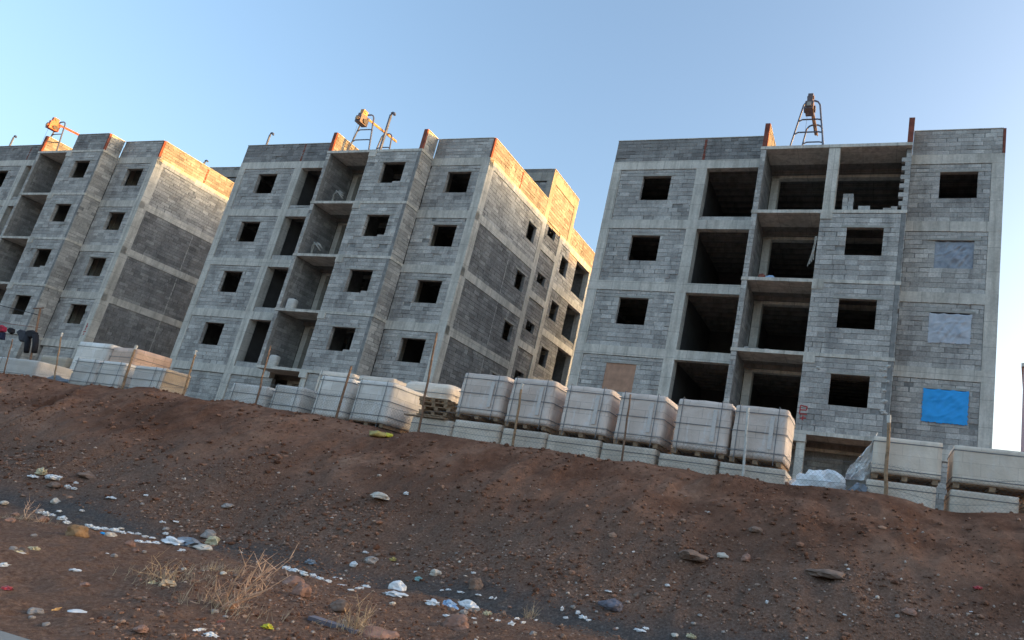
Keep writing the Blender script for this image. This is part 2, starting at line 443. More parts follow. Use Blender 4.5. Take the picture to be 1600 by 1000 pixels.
# unseen ridge, added and shaped to keep the low sun off the lower storeys
h = MB(); n1, n2 = 40, 12
for j in range(n2 + 1):
    for i in range(n1 + 1):
        tt = -150 + 300 * i / n1; a = j / n2
        sx = 62 + 90 * a
        zz = -2 + (lerp_table([(-150, 28), (60, 30), (78, 31), (90, 31.5), (100, 36.5), (150, 37)], tt) + 1.0 * noise.noise(Vector((tt * .03, 0, 1)))) * ss(a * 1.6) + .6 * noise.noise(Vector((tt * .15, a * 9, 0)))
        h.v.append((sx, tt, zz))
for j in range(n2):
    for i in range(n1):
        k = j * (n1 + 1) + i
        h.f.append((k, k + 1, k + n1 + 2, k + n1 + 1)); h.mi.append(0)
tag(h.build('sun_blocking_ridge', M['soil'], None, None, T, True), kind='structure')

# ---------------------------------------------------------------- block walls
def rects_minus(a0, a1, z0, z1, holes):
    out = []
    zs = sorted({z0, z1, *[q for hh in holes for q in (hh[2], hh[3]) if z0 < q < z1]})
    for za, zb in zip(zs, zs[1:]):
        iv = [(a0, a1)]
        for h0, h1, hz0, hz1 in holes:
            if hz0 <= za + 1e-6 and hz1 >= zb - 1e-6:
                nv = []
                for p, q in iv:
                    if h1 <= p or h0 >= q: nv.append((p, q)); continue
                    if h0 > p: nv.append((p, h0))
                    if h1 < q: nv.append((h1, q))
                iv = nv
        for p, q in iv: out.append((p, q, za, zb))
    return out
def mapper(axis, front):
    if axis == 'f': return lambda a, d, z: (a, front + d, z)          # faces -v
    if axis == 's': return lambda a, d, z: (front - d, a, z)          # faces +u
    if axis == 'l': return lambda a, d, z: (front + d, a, z)          # faces -u
    return lambda a, d, z: (a, front - d, z)                           # faces +v
def fbox(mb, fn, a0, a1, d0, d1, z0, z1, mi=0):
    mb.corners([fn(a0, d0, z0), fn(a1, d0, z0), fn(a1, d1, z0), fn(a0, d1, z0), fn(a0, d0, z1), fn(a1, d0, z1), fn(a1, d1, z1), fn(a0, d1, z1)], mi)
def blockwall(mb, axis, a0, a1, z0, z1, front, thick=.2, holes=(), ch=.2, bl=.5, rough=1.0, ragged=0.0):
    fn = mapper(axis, front)
    nsub = 0
    zs = sorted({z0, z1, *[q for hh in holes for q in (hh[2], hh[3]) if z0 + .04 < q < z1 - .04]})
    row = 0
    for za, zb in zip(zs, zs[1:]):
        n = max(1, round((zb - za) / ch))
        for k in range(n):
            ya, yb = za + (zb - za) * k / n, za + (zb - za) * (k + 1) / n
            row += 1
            for p, q, _, _ in rects_minus(a0, a1, ya, yb, holes):
                st = p - (bl * .5 if row % 2 else 0) - bl * U(0, .3)
                x = st
                while x < q - .03:
                    xe = x + bl * (1 if R() > .12 else U(.5, .9))
                    b0, b1 = max(p, x), min(q, xe)
                    if q - b1 < .08: b1 = q
                    if b1 - b0 > .05:
                        gx = U(.003, .008) * rough; gz = U(.003, .010) * rough
                        if R() < .06: gx += .024
                        if R() < .05: gz += .014
                        dd = U(0, .009) * rough + (.03 if R() < .012 else 0)
                        e0 = b0 + (gx if b0 > p + .01 else (.014 if abs(p - a0) < .01 else 0)); e1 = b1 - (gx if b1 < q - .01 else (.014 if abs(q - a1) < .01 else 0))
                        tl = U(-.004, .004) * rough
                        zt_ = .018 if yb > z1 - .03 else 0
                        P = [fn(e0, dd, ya + gz), fn(e1, dd + tl, ya + gz), fn(e1, thick * .8, ya + gz), fn(e0, thick * .8, ya + gz),
                             fn(e0, dd, yb - gz + tl - zt_), fn(e1, dd + tl, yb - gz - zt_), fn(e1, thick * .8, yb - gz - zt_), fn(e0, thick * .8, yb - gz - zt_)]
                        mb.corners(P, 0)
                    x = xe
                    if b1 >= q: break
    for p, q, ya, yb in rects_minus(a0, a1, z0, z1, holes):
        fbox(mb, fn, p + .002, q - .002, .035, thick, ya, yb, 1)
def wall(name, parent, axis, a0, a1, z0, z1, front, holes=(), mat='block', lintels=True, thick=.2, **kw):
    mb = MB(); blockwall(mb, axis, a0, a1, z0, z1, front, thick, holes, **kw)
    o = mb.build(name, [M[mat], M['mortar']], parent)
    if lintels and holes:
        fn = mapper(axis, front)
        for h0, h1, hz0, hz1 in holes:
            if hz1 > z1 - .06 or h1 - h0 > 2.2: continue
            lb = MB(); e = U(.15, .3)
            fbox(lb, fn, max(a0 + .02, h0 - e), min(a1 - .02, h1 + e), -.012, .19, hz1 - .006, hz1 + .085)
            lb.build('lintel', M['lintel'], o)
    return o
def smear(parent, spots, axis, front, mat='mortar_smear', name='mortar_smear'):
    """lumps of squeezed-out mortar on a wall"""
    mb = MB(); fn = mapper(axis, front)
    for a, z, r in spots:
        n = 9; k = len(mb.v)
        mb.v.append(fn(a, -.025 - r * .12, z))
        for i in range(n):
            t = 2 * math.pi * i / n; q = r * U(.55, 1.25)
            mb.v.append(fn(a + q * math.cos(t), .004, z + q * .7 * math.sin(t)))
        for i in range(n): mb.f.append((k, k + 1 + i, k + 1 + (i + 1) % n)); mb.mi.append(0)
    return mb.build(name, M[mat], parent, smooth=False)

H = 3.1; UD = 17.27; D = 13.4; P = .89; BH = .443; PH = 1.157
BZ = -2.6
def building(i, X, Y, Z, th, label):
    b = thing('unfinished_building', label, 'building', (X, Y, Z), th, 'unfinished apartment blocks in a row')
    def part(name, mat, fn, uvoff=None):
        mb = MB(); fn(mb)
        return mb.build(name, M[mat] if isinstance(mat, str) else mat, b, uvoff=uvoff or (U(0, 3), U(0, 3)))
    top = 4 * H
    low = BZ
    # columns: front, then right side, then back corners
    cols = [(0, .46, 0, .46), (4.26, 4.76, 0, .46), (16.79, UD, 0, .46)]
    for u0, u1, v0, v1 in cols:
        part('column', 'concrete', lambda mb: mb.box(u0, u1, v0 + .006, v1, low, top - .01))
    part('column', 'concrete', lambda mb: mb.box(7.66, 8.0, .9, 1.3, low, top - .16))
    part('column', 'concrete', lambda mb: mb.box(13.7, 14.1, .9, 1.3, low, top - .16))
    for v0, v1 in ((5.95, 6.38), (8.2, 8.62), (12.95, D)):
        part('column', 'concrete', lambda mb: mb.box(UD - .42, UD - .006, v0, v1, low, top - .01))
    part('column', 'concrete', lambda mb: mb.box(0.006, .42, D - .42, D - .006, low, top - .01))
    # bay corner column (free-standing where the bay is open)
    if i == 3:
        part('column', 'concrete', lambda mb: mb.box(10.34, 10.80, -P + .012, -P + .45, 3 * H - .42, top - .17))
    for k in range(4 if i == 3 else 5):      # stubs of that column under each slab
        part('beam_stub', 'concrete', lambda mb: mb.box(10.30, 10.76, -P - .012, -P + .44, k * H - .43, k * H + .012 - .155 + .14))
    part('column', 'concrete', lambda mb: mb.box(10.42, 10.74, -P + .05, -P + .40, low, -.44))
    # beams and slabs per level
    for k in range(5):
        z1 = k * H; z0 = z1 - BH
        part('beam', 'concrete', lambda mb: mb.box(0, 7.39, 0, .3, z0, z1))
        part('beam', 'concrete', lambda mb: mb.box(13.68, UD, 0, .3, z0, z1))
        part('beam', 'concrete', lambda mb: mb.box(UD - .3, UD + .002, .302, 6.2, z0, z1 - .002))
        part('beam', 'concrete', lambda mb: mb.box(UD - .3, UD + .002, 8.4, D, z0, z1 - .002))
        part('beam', 'concrete', lambda mb: mb.box(0.0, .3, .302, D, z0, z1 - .002))
        part('beam', 'concrete', lambda mb: mb.box(.302, UD - .302, D - .3, D + .002, z0, z1 - .004))
        part('beam', 'concrete', lambda mb: mb.box(7.642, 13.678, .9, 1.18, z0, z1 - .152))
        if k < 4: part('landing_beam', 'concrete', lambda mb: mb.box(UD - .3, UD + .001, 6.2, 8.4, z1 + H * .5 - .42, z1 + H * .5))
        def slab(mb):
            mb.box(.305, UD - .305, .305, D - .305, z1 - .15, z1 - .012)
            v = .75
            while v < D - .6:
                mb.box(.32, UD - .32, v, v + .13, z1 - .32, z1 - .1505); v += .56
        part('floor_slab', 'concrete_shaded', slab)
        part('balcony_slab', 'concrete', lambda mb: (mb.box(7.37, 13.69, -P, -.001, z1 - .145, z1), mb.box(7.39, 13.68, .0, .303, z1 - .15, z1 - .012)))
    # ---- front block walls
    W1 = (1.66, 3.08, 1.04, 2.31); W2 = (11.42, 12.86, 1.08, 2.31); W3 = (14.86, 16.31, 1.06, 2.28)
    for k in range(4):
        zf = k * H
        hh = lambda w: (w[0], w[1], zf + w[2], zf + w[3])
        wl = wall('block_wall', b, 'f', .46, 4.26, zf, zf + H - BH, .022, [hh(W1)])
        wr = wall('block_wall', b, 'f', 13.685, 16.79, zf, zf + H - BH, .022, [hh(W3)])
        sill = {3: (.25, 0, 0, 0)[3 - k] if i == 3 else .3}.get(3, .3)
        if i == 3: sill = .22 if k == 3 else 0
        if sill: wall('sill_wall', b, 'f', 4.76, 7.39, zf, zf + sill, .05)
        if not (i == 3 and k == 3):
            wb = wall('block_wall', b, 'f', 10.30, 13.48, zf, zf + H - .147, -P + .012, [hh(W2)], lintels=True)
            if i == 2 or (i == 1 and k == 1):   # a chipped corner or half block left in an opening
                c = MB(); w = hh(W2); c.box(w[1] - U(.3, .6), w[1], -P + .03, -P + .19, w[2], w[2] + .1); c.build('half_block', M['block'], wb)
            wall('block_wall', b, 's', -P + .012, .02, zf, zf + H - .147, 13.68)
            wall('block_wall', b, 'l', -P + .2, .9, zf, zf + H - .147, 10.31)
        else:
            mb = MB()
            for r in range(13):      # toothed end of a wall still going up
                zz = zf + .2 * r
                ln = (.36 if r % 2 else .20) + U(-.02, .03)
                mb.box(13.68 - ln, 13.68, -P + .02, -P + .2, zz + .006, zz + .194)
            for q in range(2): mb.box(12.75 + q * .3, 13.1 + q * .2, -P + .03, -P + .2, zf, zf + .1 + .07 * q)
            mb.build('block_wall', [M['block'], M['mortar']], b)
            wall('block_wall', b, 's', -P + .21, .02, zf, zf + H - .147, 13.672)
        # fin between the open room and the balcony
        wall('fin_wall', b, 'f', 7.39, 7.64, zf, zf + H - .147, -P + .01, thick=.2, bl=.25)
        wall('fin_wall', b, 's', -P + .21, .9, zf, zf + H - .147, 7.64, thick=.25, mat='block_shaded')  # darker block copy paints the shade of the balcony recess
        # a little crumbled mortar along joints
        smear(wl, [(U(.5, 4.2), zf + H - BH - U(0, .03), U(.03, .07)) for _ in range(6)] + [(U(.46, .5), zf + U(.1, 2.5), U(.02, .05)) for _ in range(4)] + [(U(4.22, 4.28), zf + U(.1, 2.5), U(.02, .055)) for _ in range(7)], 'f', .02)
        smear(wr, [(U(14, 16.7), zf + H - BH - U(0, .03), U(.03, .06)) for _ in range(5)] + [(U(16.76, 16.82), zf + U(.1, 2.5), U(.02, .05)) for _ in range(8)], 'f', .02)
        # rooms behind: partitions and back walls
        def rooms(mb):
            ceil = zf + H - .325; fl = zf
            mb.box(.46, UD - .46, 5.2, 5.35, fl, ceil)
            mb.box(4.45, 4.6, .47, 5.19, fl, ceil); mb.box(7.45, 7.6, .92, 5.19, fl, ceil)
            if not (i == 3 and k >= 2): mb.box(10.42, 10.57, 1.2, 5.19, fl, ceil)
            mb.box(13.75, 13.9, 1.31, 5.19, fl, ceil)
        part('inner_wall', 'inner_shaded', rooms)
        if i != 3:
            part('inner_wall', 'inner_shaded', lambda mb: mb.box(9.0, 10.29, 1.0, 1.12, zf, zf + H - BH - .002))
        # ---- right side walls
        s1 = [(4.6, 5.5, zf + 1.0, zf + 2.05)] if i == 2 else []
        tone = 'block' if k == 3 else 'block_shaded'  # lower side storeys get the copy with shade in its colour
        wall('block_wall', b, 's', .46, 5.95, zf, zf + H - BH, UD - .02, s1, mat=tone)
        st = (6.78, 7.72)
        wall('block_wall', b, 's', 6.38, 8.2, zf, zf + H * .5 - .42, UD - .05, [], mat='block_shaded', lintels=False)
        wall('block_wall', b, 's', 6.38, 8.2, zf + H * .5, zf + H, UD - .05, [(st[0], st[1], zf + H * .5 + .77, zf + H * .5 + 1.77 - .25)], mat='block_shaded')
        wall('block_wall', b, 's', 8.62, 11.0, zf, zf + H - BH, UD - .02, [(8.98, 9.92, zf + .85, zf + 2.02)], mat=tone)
        wall('block_wall', b, 's', 11.0, 12.95, zf, zf + .45, UD - .02, mat=tone)
        # ---- plain left and back walls
        wall('block_wall', b, 'l', .46, D - .42, zf, zf + H - BH, .02, rough=.8)
        wall('block_wall', b, 'b', .42, UD - .42, zf, zf + H - BH, D - .02, [(2, 4, zf + .9, zf + 2.3), (12, 14, zf + .9, zf + 2.3)], rough=.8)
        # pale pour joint running down the side wall
        jb = MB(); z = zf + .05
        jb.box(3.512, 3.522, -.004, .003, zf + .04, zf + H - BH - .06)
        while z < zf + H - BH - .1:
            l = U(.12, .4)
            jb.box(3.50 + U(-.01, .01), 3.54 + U(0, .025), 0, 0.006, z, z + l); z += l + U(0, .12)
        jb.v = [(UD - .016 + q[1] * 1.0, q[0], q[2]) for q in jb.v]
        jb.build('mortar_joint', M['mortar_smear'], b)
    # basement
    for u0, u1 in ((.46, 4.26), (4.76, 7.6), (13.9, 16.79)):
        wall('basement_wall', b, 'f', u0, u1, low, -BH, .06)
    wall('basement_wall', b, 'f', 7.64, 13.68, low, -BH, 1.05, mat='block_shaded')
    if i != 3:
        wall('basement_wall', b, 'f', 10.80, 13.66, low, -.15, -P + .06)
        wall('basement_wall', b, 's', -P + .27, 1.0, low, -.15, 13.66)
    wall('basement_wall', b, 's', .46, 5.95, low, -BH, UD - .04, mat='block_shaded')
    wall('basement_wall', b, 's', 6.38, 12.95, low, -BH, UD - .04, mat='block_shaded')
    wall('basement_wall', b, 'l', .46, D - .42, low, -BH, .04)
    # ---- parapets
    def para(axis, a0, a1, front, joint=None, parent=b, z0=top, ph=PH, th=.2, mat='block_shaded'):  # darker block copy keeps sunlit parapets from washing out
        o = wall('parapet', parent, axis, a0, a1, z0 + .001, z0 + ph, front, thick=th, mat=mat, ch=.193, bl=.45)
        fn = mapper(axis, front)
        c = MB(); fbox(c, fn, a0, a1, -.012, th + .01, z0 + ph, z0 + ph + .035); c.build('coping', M['concrete'], o)
        if joint:
            for ja in joint:
                q = MB(); z = z0 + .02
                while z < z0 + ph - .1:
                    l = U(.12, .19); fbox(q, fn, ja - .05 + U(-.02, .02), ja + .05 + U(-.02, .02), -.006, .1, z, z + l); z += l + U(.01, .06)
                q.build('clay_filler', M['red_clay'], o)
        return o
    def clay_end(u0, u1, v0, v1, z1=PH):
        part('clay_edge', 'red_clay', lambda mb: mb.box(u0, u1, v0, v1, top + .002, top + z1 + .01))
    para('f', .0, 7.39, .0, [4.5])
    para('l', .2, D, .0)
    para('f', 13.7, UD - .1, .0, mat='block')
    clay_end(UD - .1, UD + .004, -.006, .1)
    para('s', .1, 5.95, UD, [2.97])
    para('s', 9.5, D, UD)
    para('b', .2, UD - .2, D)
    # fins beside the bay, end faces in red clay
    para('s', -P + .08, 1.6, 7.64); clay_end(7.43, 7.645, -P - .005, -P + .08)
    if i != 1: para('s', -P + .08, -.005, 13.68, mat='block'); clay_end(13.46, 13.685, -P - .005, -P + .08)
    else:
        para('f', 10.64, 13.58, -P); clay_end(13.58, 13.685, -P - .005, -P + .1)
        para('s', -P + .1, -.005, 13.68, mat='block')
    # stair tower above the roof
    tw = MB()
    for u0, v0 in ((12.3, 5.96), (UD - .4, 5.96), (12.3, 9.1), (UD - .4, 9.1)): tw.box(u0, u0 + .4 - (.004 if u0 > 15 else 0), v0, v0 + .4, top, top + 2.9)
    for z in (top + 2.45,):
        tw.box(12.3, UD + .003, 5.955, 6.25, z, z + .45); tw.box(UD - .3, UD + .004, 6.252, 9.5, z, z + .45)
        tw.box(12.3, 12.6, 6.252, 9.5, z, z + .45); tw.box(12.602, UD - .302, 9.2, 9.502, z, z + .45)
    tw.box(12.29, UD + .01, 5.95, 9.51, top + 2.9, top + 3.03)
    t = tw.build('stair_tower', M['concrete_mid'], b)
    wall('tower_wall', t, 's', 6.36, 9.1, top, top + 2.45, UD - .03, mat='block_shaded')
    wall('tower_wall', t, 'f', 12.7, UD - .4, top, top + 2.38, 5.99, mat='block_shaded')
    wall('tower_wall', t, 'l', 6.36, 9.1, top, top + 2.45, 12.33)
    wall('tower_wall', t, 'b', 12.7, UD - .4, top, top + 2.45, 9.47)
    para('s', 5.95, 9.5, UD + .005, parent=t, z0=top + 3.03, ph=.22)
    para('f', 12.3, UD - .21, 5.95, parent=t, z0=top + 3.03, ph=.22)
    # roof vent pipes with a bent top
    vents = {1: [(.55, .6, 14.86)], 2: [(.57, .6, 14.85), (9.35, .55, 15.85)], 3: []}[i]
    for u, v, z in vents:
        r = .075 if u > 5 else .055
        part('vent_pipe', 'steel', lambda mb: (mb.tube([(u - .0, v, top - .01), (u, v, z - .12), (u + .03, v, z - .02), (u + .12, v, z + .02), (u + .22, v, z - .02), (u + .25, v, z - .13)], r, 8)))
    if i == 1:
        part('vent_pipe', 'steel', lambda mb: mb.tube([(UD - .7, 3.0, top - .01), (UD - .7, 3.0, 14.05), (UD - .67, 3.0, 14.15), (UD - .55, 3.0, 14.18), (UD - .45, 3.0, 14.1)], .06, 8))
    return b

B3 = building(3, -5.2753, 27.8228, 4.79965, -.3130, 'grey unfinished block nearest the right edge, with plastic-covered windows and open rooms')
B2 = building(2, -28.5016, 35.1966, 5.27095, -.3048, 'grey unfinished block in the middle, its long side wall and sunlit stair tower showing')
B1 = building(1, -51.8063, 42.3963, 5.77166, -.3026, 'grey unfinished block at the left edge, with a parapet on its projecting bay')

def L2W(b, u, v, z):
    th = b.rotation_euler.z
    return Vector(b.location) + Vector((math.cos(th) * u - math.sin(th) * v, math.sin(th) * u + math.cos(th) * v, z))

# block of the row behind, seen between the left and the middle block
rb_ = thing('unfinished_building', 'flat roofed grey block farther back, showing between the left and middle blocks', 'building', (-62, 66.6, 13), -.305)
mb = MB(); mb.box(0, 16, 0, 10, -3, 14.2); mb.build('wall', M['block_shaded'], rb_)
mb = MB(); mb.box(-.02, 16.02, -.02, 10.02, 14.2, 14.65); mb.build('beam', M['concrete'], rb_)
mb = MB(); blockwall(mb, 'f', 0, 16, 14.65, 15.8, 0); mb.box(0, 16, .2, 10, 14.652, 14.8, 1); mb.build('parapet', [M['block_shaded'], M['mortar']], rb_)
for q in range(5):
    mb = MB(); mb.box(1 + q * 3.1, 2.6 + q * 3.1, -.03, .1, 12.4, 13.9); mb.build('window', M['cloth_grey'], rb_)
# pink rendered building far off at the right edge
pk = thing('pink_building', 'pale pink rendered building glimpsed far off at the right edge', 'building', (43.35, 80, -2), -.52)
mb = MB(); mb.box(0, 14, 0, 12, 0, 31.4); mb.build('wall', M['pink_wall'], pk)
mb = MB(); mb.box(-.25, 14.25, -.25, 12.25, 31.4, 31.9); mb.build('roof', M['concrete'], pk)
for q in range(5):
    for j in range(9):
        mb = MB(); mb.box(1 + q * 2.6, 2.3 + q * 2.6, -.04, .1, 2 + j * 3.2, 3.5 + j * 3.2); mb.build('window', M['cloth_grey'], pk)

# ---------------------------------------------------------------- window coverings, hung on the buildings
def hung_sheet(name, label, cat, b, u0, u1, z0, z1, v, mat, amp=.03, ragged=.05):
    mb = MB(); n, k = 40, 34
    for side in (0, .012):
        for j in range(k + 1):
            for i in range(n + 1):
                u = u0 + (u1 - u0) * i / n; z = z0 + (z1 - z0) * j / k
                e = min(i, n - i) / n * min(j + .5, k - j + .0) / k
                cr = max(0, 1 - 3.2 * abs(noise.noise(Vector((u * 1.1 + z * .7, (z - u * .6) * 2.6, u0))))) ** 2 + .7 * max(0, 1 - 3.5 * abs(noise.noise(Vector((u * 2.6 - z * 1.1, z * .8 + u * .5, u0 + 5))))) ** 2
                if j == k: z -= .05 * abs(math.sin(math.pi * 3 * i / n))
                w = -amp * .55 * cr + amp * (noise.noise(Vector((u * 2.2 + z * 1.3, z * 2.0, u0))) + .6 * noise.noise(Vector((u * 6 - z * 4, z * 3, 5))))
                if j == 0 or i in (0, n): u += U(-1, 1) * ragged * .5; z += U(-1, 1) * ragged * .6 if j == 0 else 0
                mb.v.append((u, v + w * min(1, e * 14) + side, z))
    N = (n + 1) * (k + 1)
    for j in range(k):
        for i in range(n):
            q = j * (n + 1) + i
            mb.f.append((q, q + 1, q + n + 2, q + n + 1)); mb.f.append((N + q + n + 1, N + q + n + 2, N + q + 1, N + q)); mb.mi += [0, 0]
    o = mb.build(name, M[mat], None, b.location, b.rotation_euler.z, True)
    return tag(o, label, cat)
hung_sheet('plastic_sheet', 'dull translucent plastic sheet over the third-storey window of the right-hand block', 'plastic sheet', B3, 14.86, 16.33, 2 * H + 1.05, 2 * H + 2.28, .10, 'clear_dull', .07)
hung_sheet('plastic_sheet', 'paler plastic sheet over the second-storey window, just above the blue tarpaulin', 'plastic sheet', B3, 14.84, 16.36, H + 1.02, H + 2.24, .0, 'clear', .05)
hung_sheet('tarpaulin', 'bright blue tarpaulin stretched over a ground-storey window of the right-hand block', 'tarpaulin', B3, 14.82, 16.40, .98, 2.28, -.02, 'tarp_blue', .035)
bd = MB(); bd.box(0, 1.42, 0, .03, 0, 1.3)
o = bd.build('board', M['board'], None, L2W(B3, 1.66, .045, 1.02), B3.rotation_euler.z)
tag(o, 'orange-brown board closing the lowest left window of the right-hand block', 'board')

# mortar lumps down the bay corner, red spray marks
for q_ in ([(13.45 + U(-.1, .08), z, U(.07, .15)) for z in (2.75, 2.6, 2.35, 2.15, 1.8, 1.4, 1.0, .95)] + [(13.2, 2.62, .1), (10.9, 2.5, .1), (10.95, 2.45, .07)]): smear(B3, [q_], 'f', -P + .008)
def marks(parent, axis, front, strokes, r=.022):
    mb = MB(); fn = mapper(axis, front)
    for a0, z0, a1, z1 in strokes:
        dx, dz = a1 - a0, z1 - z0; L = math.hypot(dx, dz); nx, nzz = -dz / L * r, dx / L * r
        mb.corners([fn(a0 - nx, -.004, z0 - nzz), fn(a1 - nx, -.004, z1 - nzz), fn(a1 - nx, .004, z1 - nzz), fn(a0 - nx, .004, z0 - nzz), fn(a0 + nx, -.004, z0 + nzz), fn(a1 + nx, -.004, z1 + nzz), fn(a1 + nx, .004, z1 + nzz), fn(a0 + nx, .004, z0 + nzz)])
    return mb.build('spray_mark', M['spray'], parent)
marks(B3, 'f', -P + .006, [(10.42, .62, 10.42, .95), (10.42, .95, 10.68, .92), (10.42, .78, 10.66, .78), (10.68, .92, 10.66, .78), (10.42, .62, 10.7, .62), (10.45, .45, 10.68, .48), (10.55, .38, 10.56, .56)])
marks(B1, 'f', .004, [(16.95, .95, 17.1, .95), (17.02, .7, 17.02, 1.15), (16.92, .6, 17.12, .62), (16.98, .42, 17.06, .5)], .03)

# ---------------------------------------------------------------- roof hoists
def hoist(b, u, label, paint, boomlen=2.2):
    o = thing('roof_hoist', label, 'hoist', L2W(b, u, -.55, 4 * H + .0), b.rotation_euler.z, 'electric hoists standing on the roofs')
    o.scale = (1, 1, .95)
    def arch(v, w0, w1, hgt, name):
        mb = MB(); c = .22
        mb.tube([(-w0, v, 0), (-w1 - .02, v, hgt - c), (-w1 + .08, v, hgt - .06), (-w1 + .2, v, hgt), (w1 - .2, v, hgt), (w1 - .08, v, hgt - .06), (w1 + .02, v, hgt - c), (w0, v, 0)], .04, 8)
        for z in (.62, .36):
            ww = w0 + (w1 - w0) * z
            mb.tube([(-ww, v, hgt * z - .1), (-ww + .16, v, hgt * z), (ww - .16, v, hgt * z), (ww, v, hgt * z - .04)], .032, 6)
        mb.build(name, M['steel'], o)
    arch(0, .75, .34, 2.62, 'front_frame')
    arch(1.5, .62, .34, 2.5, 'rear_frame')
    mb = MB(); mb.tube([(-.02, -.45, 2.30), (-.02, boomlen, 2.52)], .07, 8); mb.tube([(.07, -.4, 2.2), (.07, boomlen, 2.44)], .03, 6)
    for q in range(6): mb.tube([(-.02, .1 + q * .33, 2.36 + q * .033), (.07, .26 + q * .33, 2.27 + q * .033)], .02, 5)
    mb.build('boom', M[paint], o)
    mo = MB(); mo.box(-.19, .17, -.62, -.08, 1.72, 2.12); mo.box(-.13, .11, -.58, -.02, 2.12, 2.32); mo.tube([(-.02, -.66, 1.92), (-.02, -.06, 1.95)], .15, 12)
    mot = mo.build('motor', M['motor_grey'] if paint != 'red_paint' else M['red_paint'], o)
    pl = MB(); pl.tube([(-.25, -.3, 1.92), (.23, -.3, 1.92)], .15, 14); pl.build('cable_drum', M['dark_steel'], mot)
    hd = MB(); hd.box(-.13, .09, -.5, -.2, 2.33, 2.62); hd.tube([(-.17, -.35, 2.5), (.13, -.35, 2.5)], .09, 10); hd.build('head_block', M[paint], o)
    pn = MB(); pn.box(-.10, .08, -.685, -.664, 1.82, 2.02); pn.build('cover_plate', M['lintel'] if paint == 'motor_grey' else M['orange_paint'], mot)
    cb = MB(); cb.tube([(-.05, -.5, 1.7), (-.05, -.5, -.4)], .006, 4); cb.build('cable', M['dark_steel'], o)
    return o
hoist(B3, 9.3, 'dark electric hoist on an arched steel frame, against the sky on the right-hand roof', 'motor_grey')
hoist(B2, 9.1, 'sunlit orange-brown hoist on the roof edge of the middle block', 'orange_paint')
hoist(B1, 7.75, 'red hoist leaning over the roof edge of the left block', 'red_paint', 3.0)

# ---------------------------------------------------------------- things on the balconies and in rooms
def blob(name, mat, size, amp, seed, loc, rz=0, sub=3, fold=1.5, smooth=True, flat=False):
    import bmesh
    bm = bmesh.new(); bmesh.ops.create_icosphere(bm, subdivisions=sub, radius=1)
    for v in bm.verts:
        n = v.co.normalized()
        k = 1 + amp * noise.noise(n * fold + Vector((seed, seed * 1.7, 0))) + amp * .6 * abs(noise.noise(n * fold * 2.3 + Vector((0, seed, 3))))
        v.co = Vector((n.x * size[0], n.y * size[1], n.z * size[2])) * k * .5
        if v.co.z < -size[2] * .3: v.co.z = -size[2] * .3
    me = bpy.data.meshes.new(name); bm.to_mesh(me); bm.free()
    me.materials.append(M[mat] if isinstance(mat, str) else mat)
    if smooth: me.polygons.foreach_set('use_smooth', [True] * len(me.polygons))
    o = bpy.data.objects.new(name, me); COL.objects.link(o)
    o.location = Vector(loc) + Vector((0, 0, size[2] * .26)); o.rotation_euler = (0, 0, rz)
    return o
def canister(b, u, v, z, label):
    o = thing('plastic_canister', label, 'canister', L2W(b, u, v, z + .02), b.rotation_euler.z + .2)
    mb = MB(); w, d, hh = .24, .16, .62
    prof = [(0, .9), (.04, 1), (hh - .1, 1), (hh - .03, .85), (hh, .5)]
    n = 16
    for z_, k in prof:
        for j in range(n):
            t = 2 * math.pi * j / n
            cx = abs(math.cos(t)) ** .5 * (1 if math.cos(t) > 0 else -1); sy = abs(math.sin(t)) ** .5 * (1 if math.sin(t) > 0 else -1)
            mb.v.append((w * k * cx, d * k * sy, z_))
    for i in range(len(prof) - 1):
        for j in range(n): mb.f.append((i * n + j, i * n + (j + 1) % n, (i + 1) * n + (j + 1) % n, (i + 1) * n + j)); mb.mi.append(0)
    mb.f.append(tuple(range((len(prof) - 1) * n, len(prof) * n))); mb.mi.append(0)
    mb.build('body', M['white_paint'], o, smooth=True)
    c = MB(); c.tube([(.08, 0, hh - .02), (.08, 0, hh + .07)], .045, 10); c.build('cap', M['cloth_grey'], o)
canister(B2, 8.05, -.55, 0, 'white container on the lowest balcony of the middle block')
canister(B2, 8.0, -.55, H, 'white container on the second balcony of the middle block')
def conduit(b, u, z, label, seed):
    rr = random.Random(seed); mb = MB()
    for q in range(3):
        du = rr.uniform(-.15, .25)
        pts = [(u + du * .3 + .02 * q, -.45, z), (u + du * .6, -.5, z + .35), (u + du + .1, -.6, z + .6 + .1 * q), (u + du + .45, -.65, z + .75 - .1 * q), (u + du + .7, -.6, z + .6 - .15 * q)]
        mb.tube(pts, .035, 6)
    o = mb.build('conduit_bundle', M['lintel'], None, b.location, b.rotation_euler.z, True)
    tag(o, label, 'pipes')
conduit(B2, 8.1, 2 * H, 'pale bent conduit pipes sticking up on the third balcony of the middle block', 3)
conduit(B2, 8.3, 3 * H, 'pale bent conduit pipes on the top balcony of the middle block', 5)
rubs = MB()
for q in range(30):
    u, v = U(7.75, 8.7), U(-.75, -.1); s_z = U(.05, .14)
    rubs.box(u, u + U(.08, .22), v, v + U(.08, .2), H, H + s_z * U(.6, 1.4))
tag(rubs.build('rubble_pile', M['block'], None, B3.location, B3.rotation_euler.z), 'heap of broken grey rubble on the second-storey balcony of the right block', 'rubble')
o = blob('cloth_bundle', 'red_clay', (.35, .3, .4), .4, 4, L2W(B3, 8.15, -.5, 2 * H + .0)); tag(o, 'small rusty red bundle on the third-storey balcony edge', 'bundle')
o = blob('cloth_bundle', 'sheet_blue', (.4, .3, .36), .4, 6, L2W(B3, 8.5, -.45, 2 * H + .0)); tag(o, 'pale blue cloth bundle on the third-storey balcony edge', 'bundle')
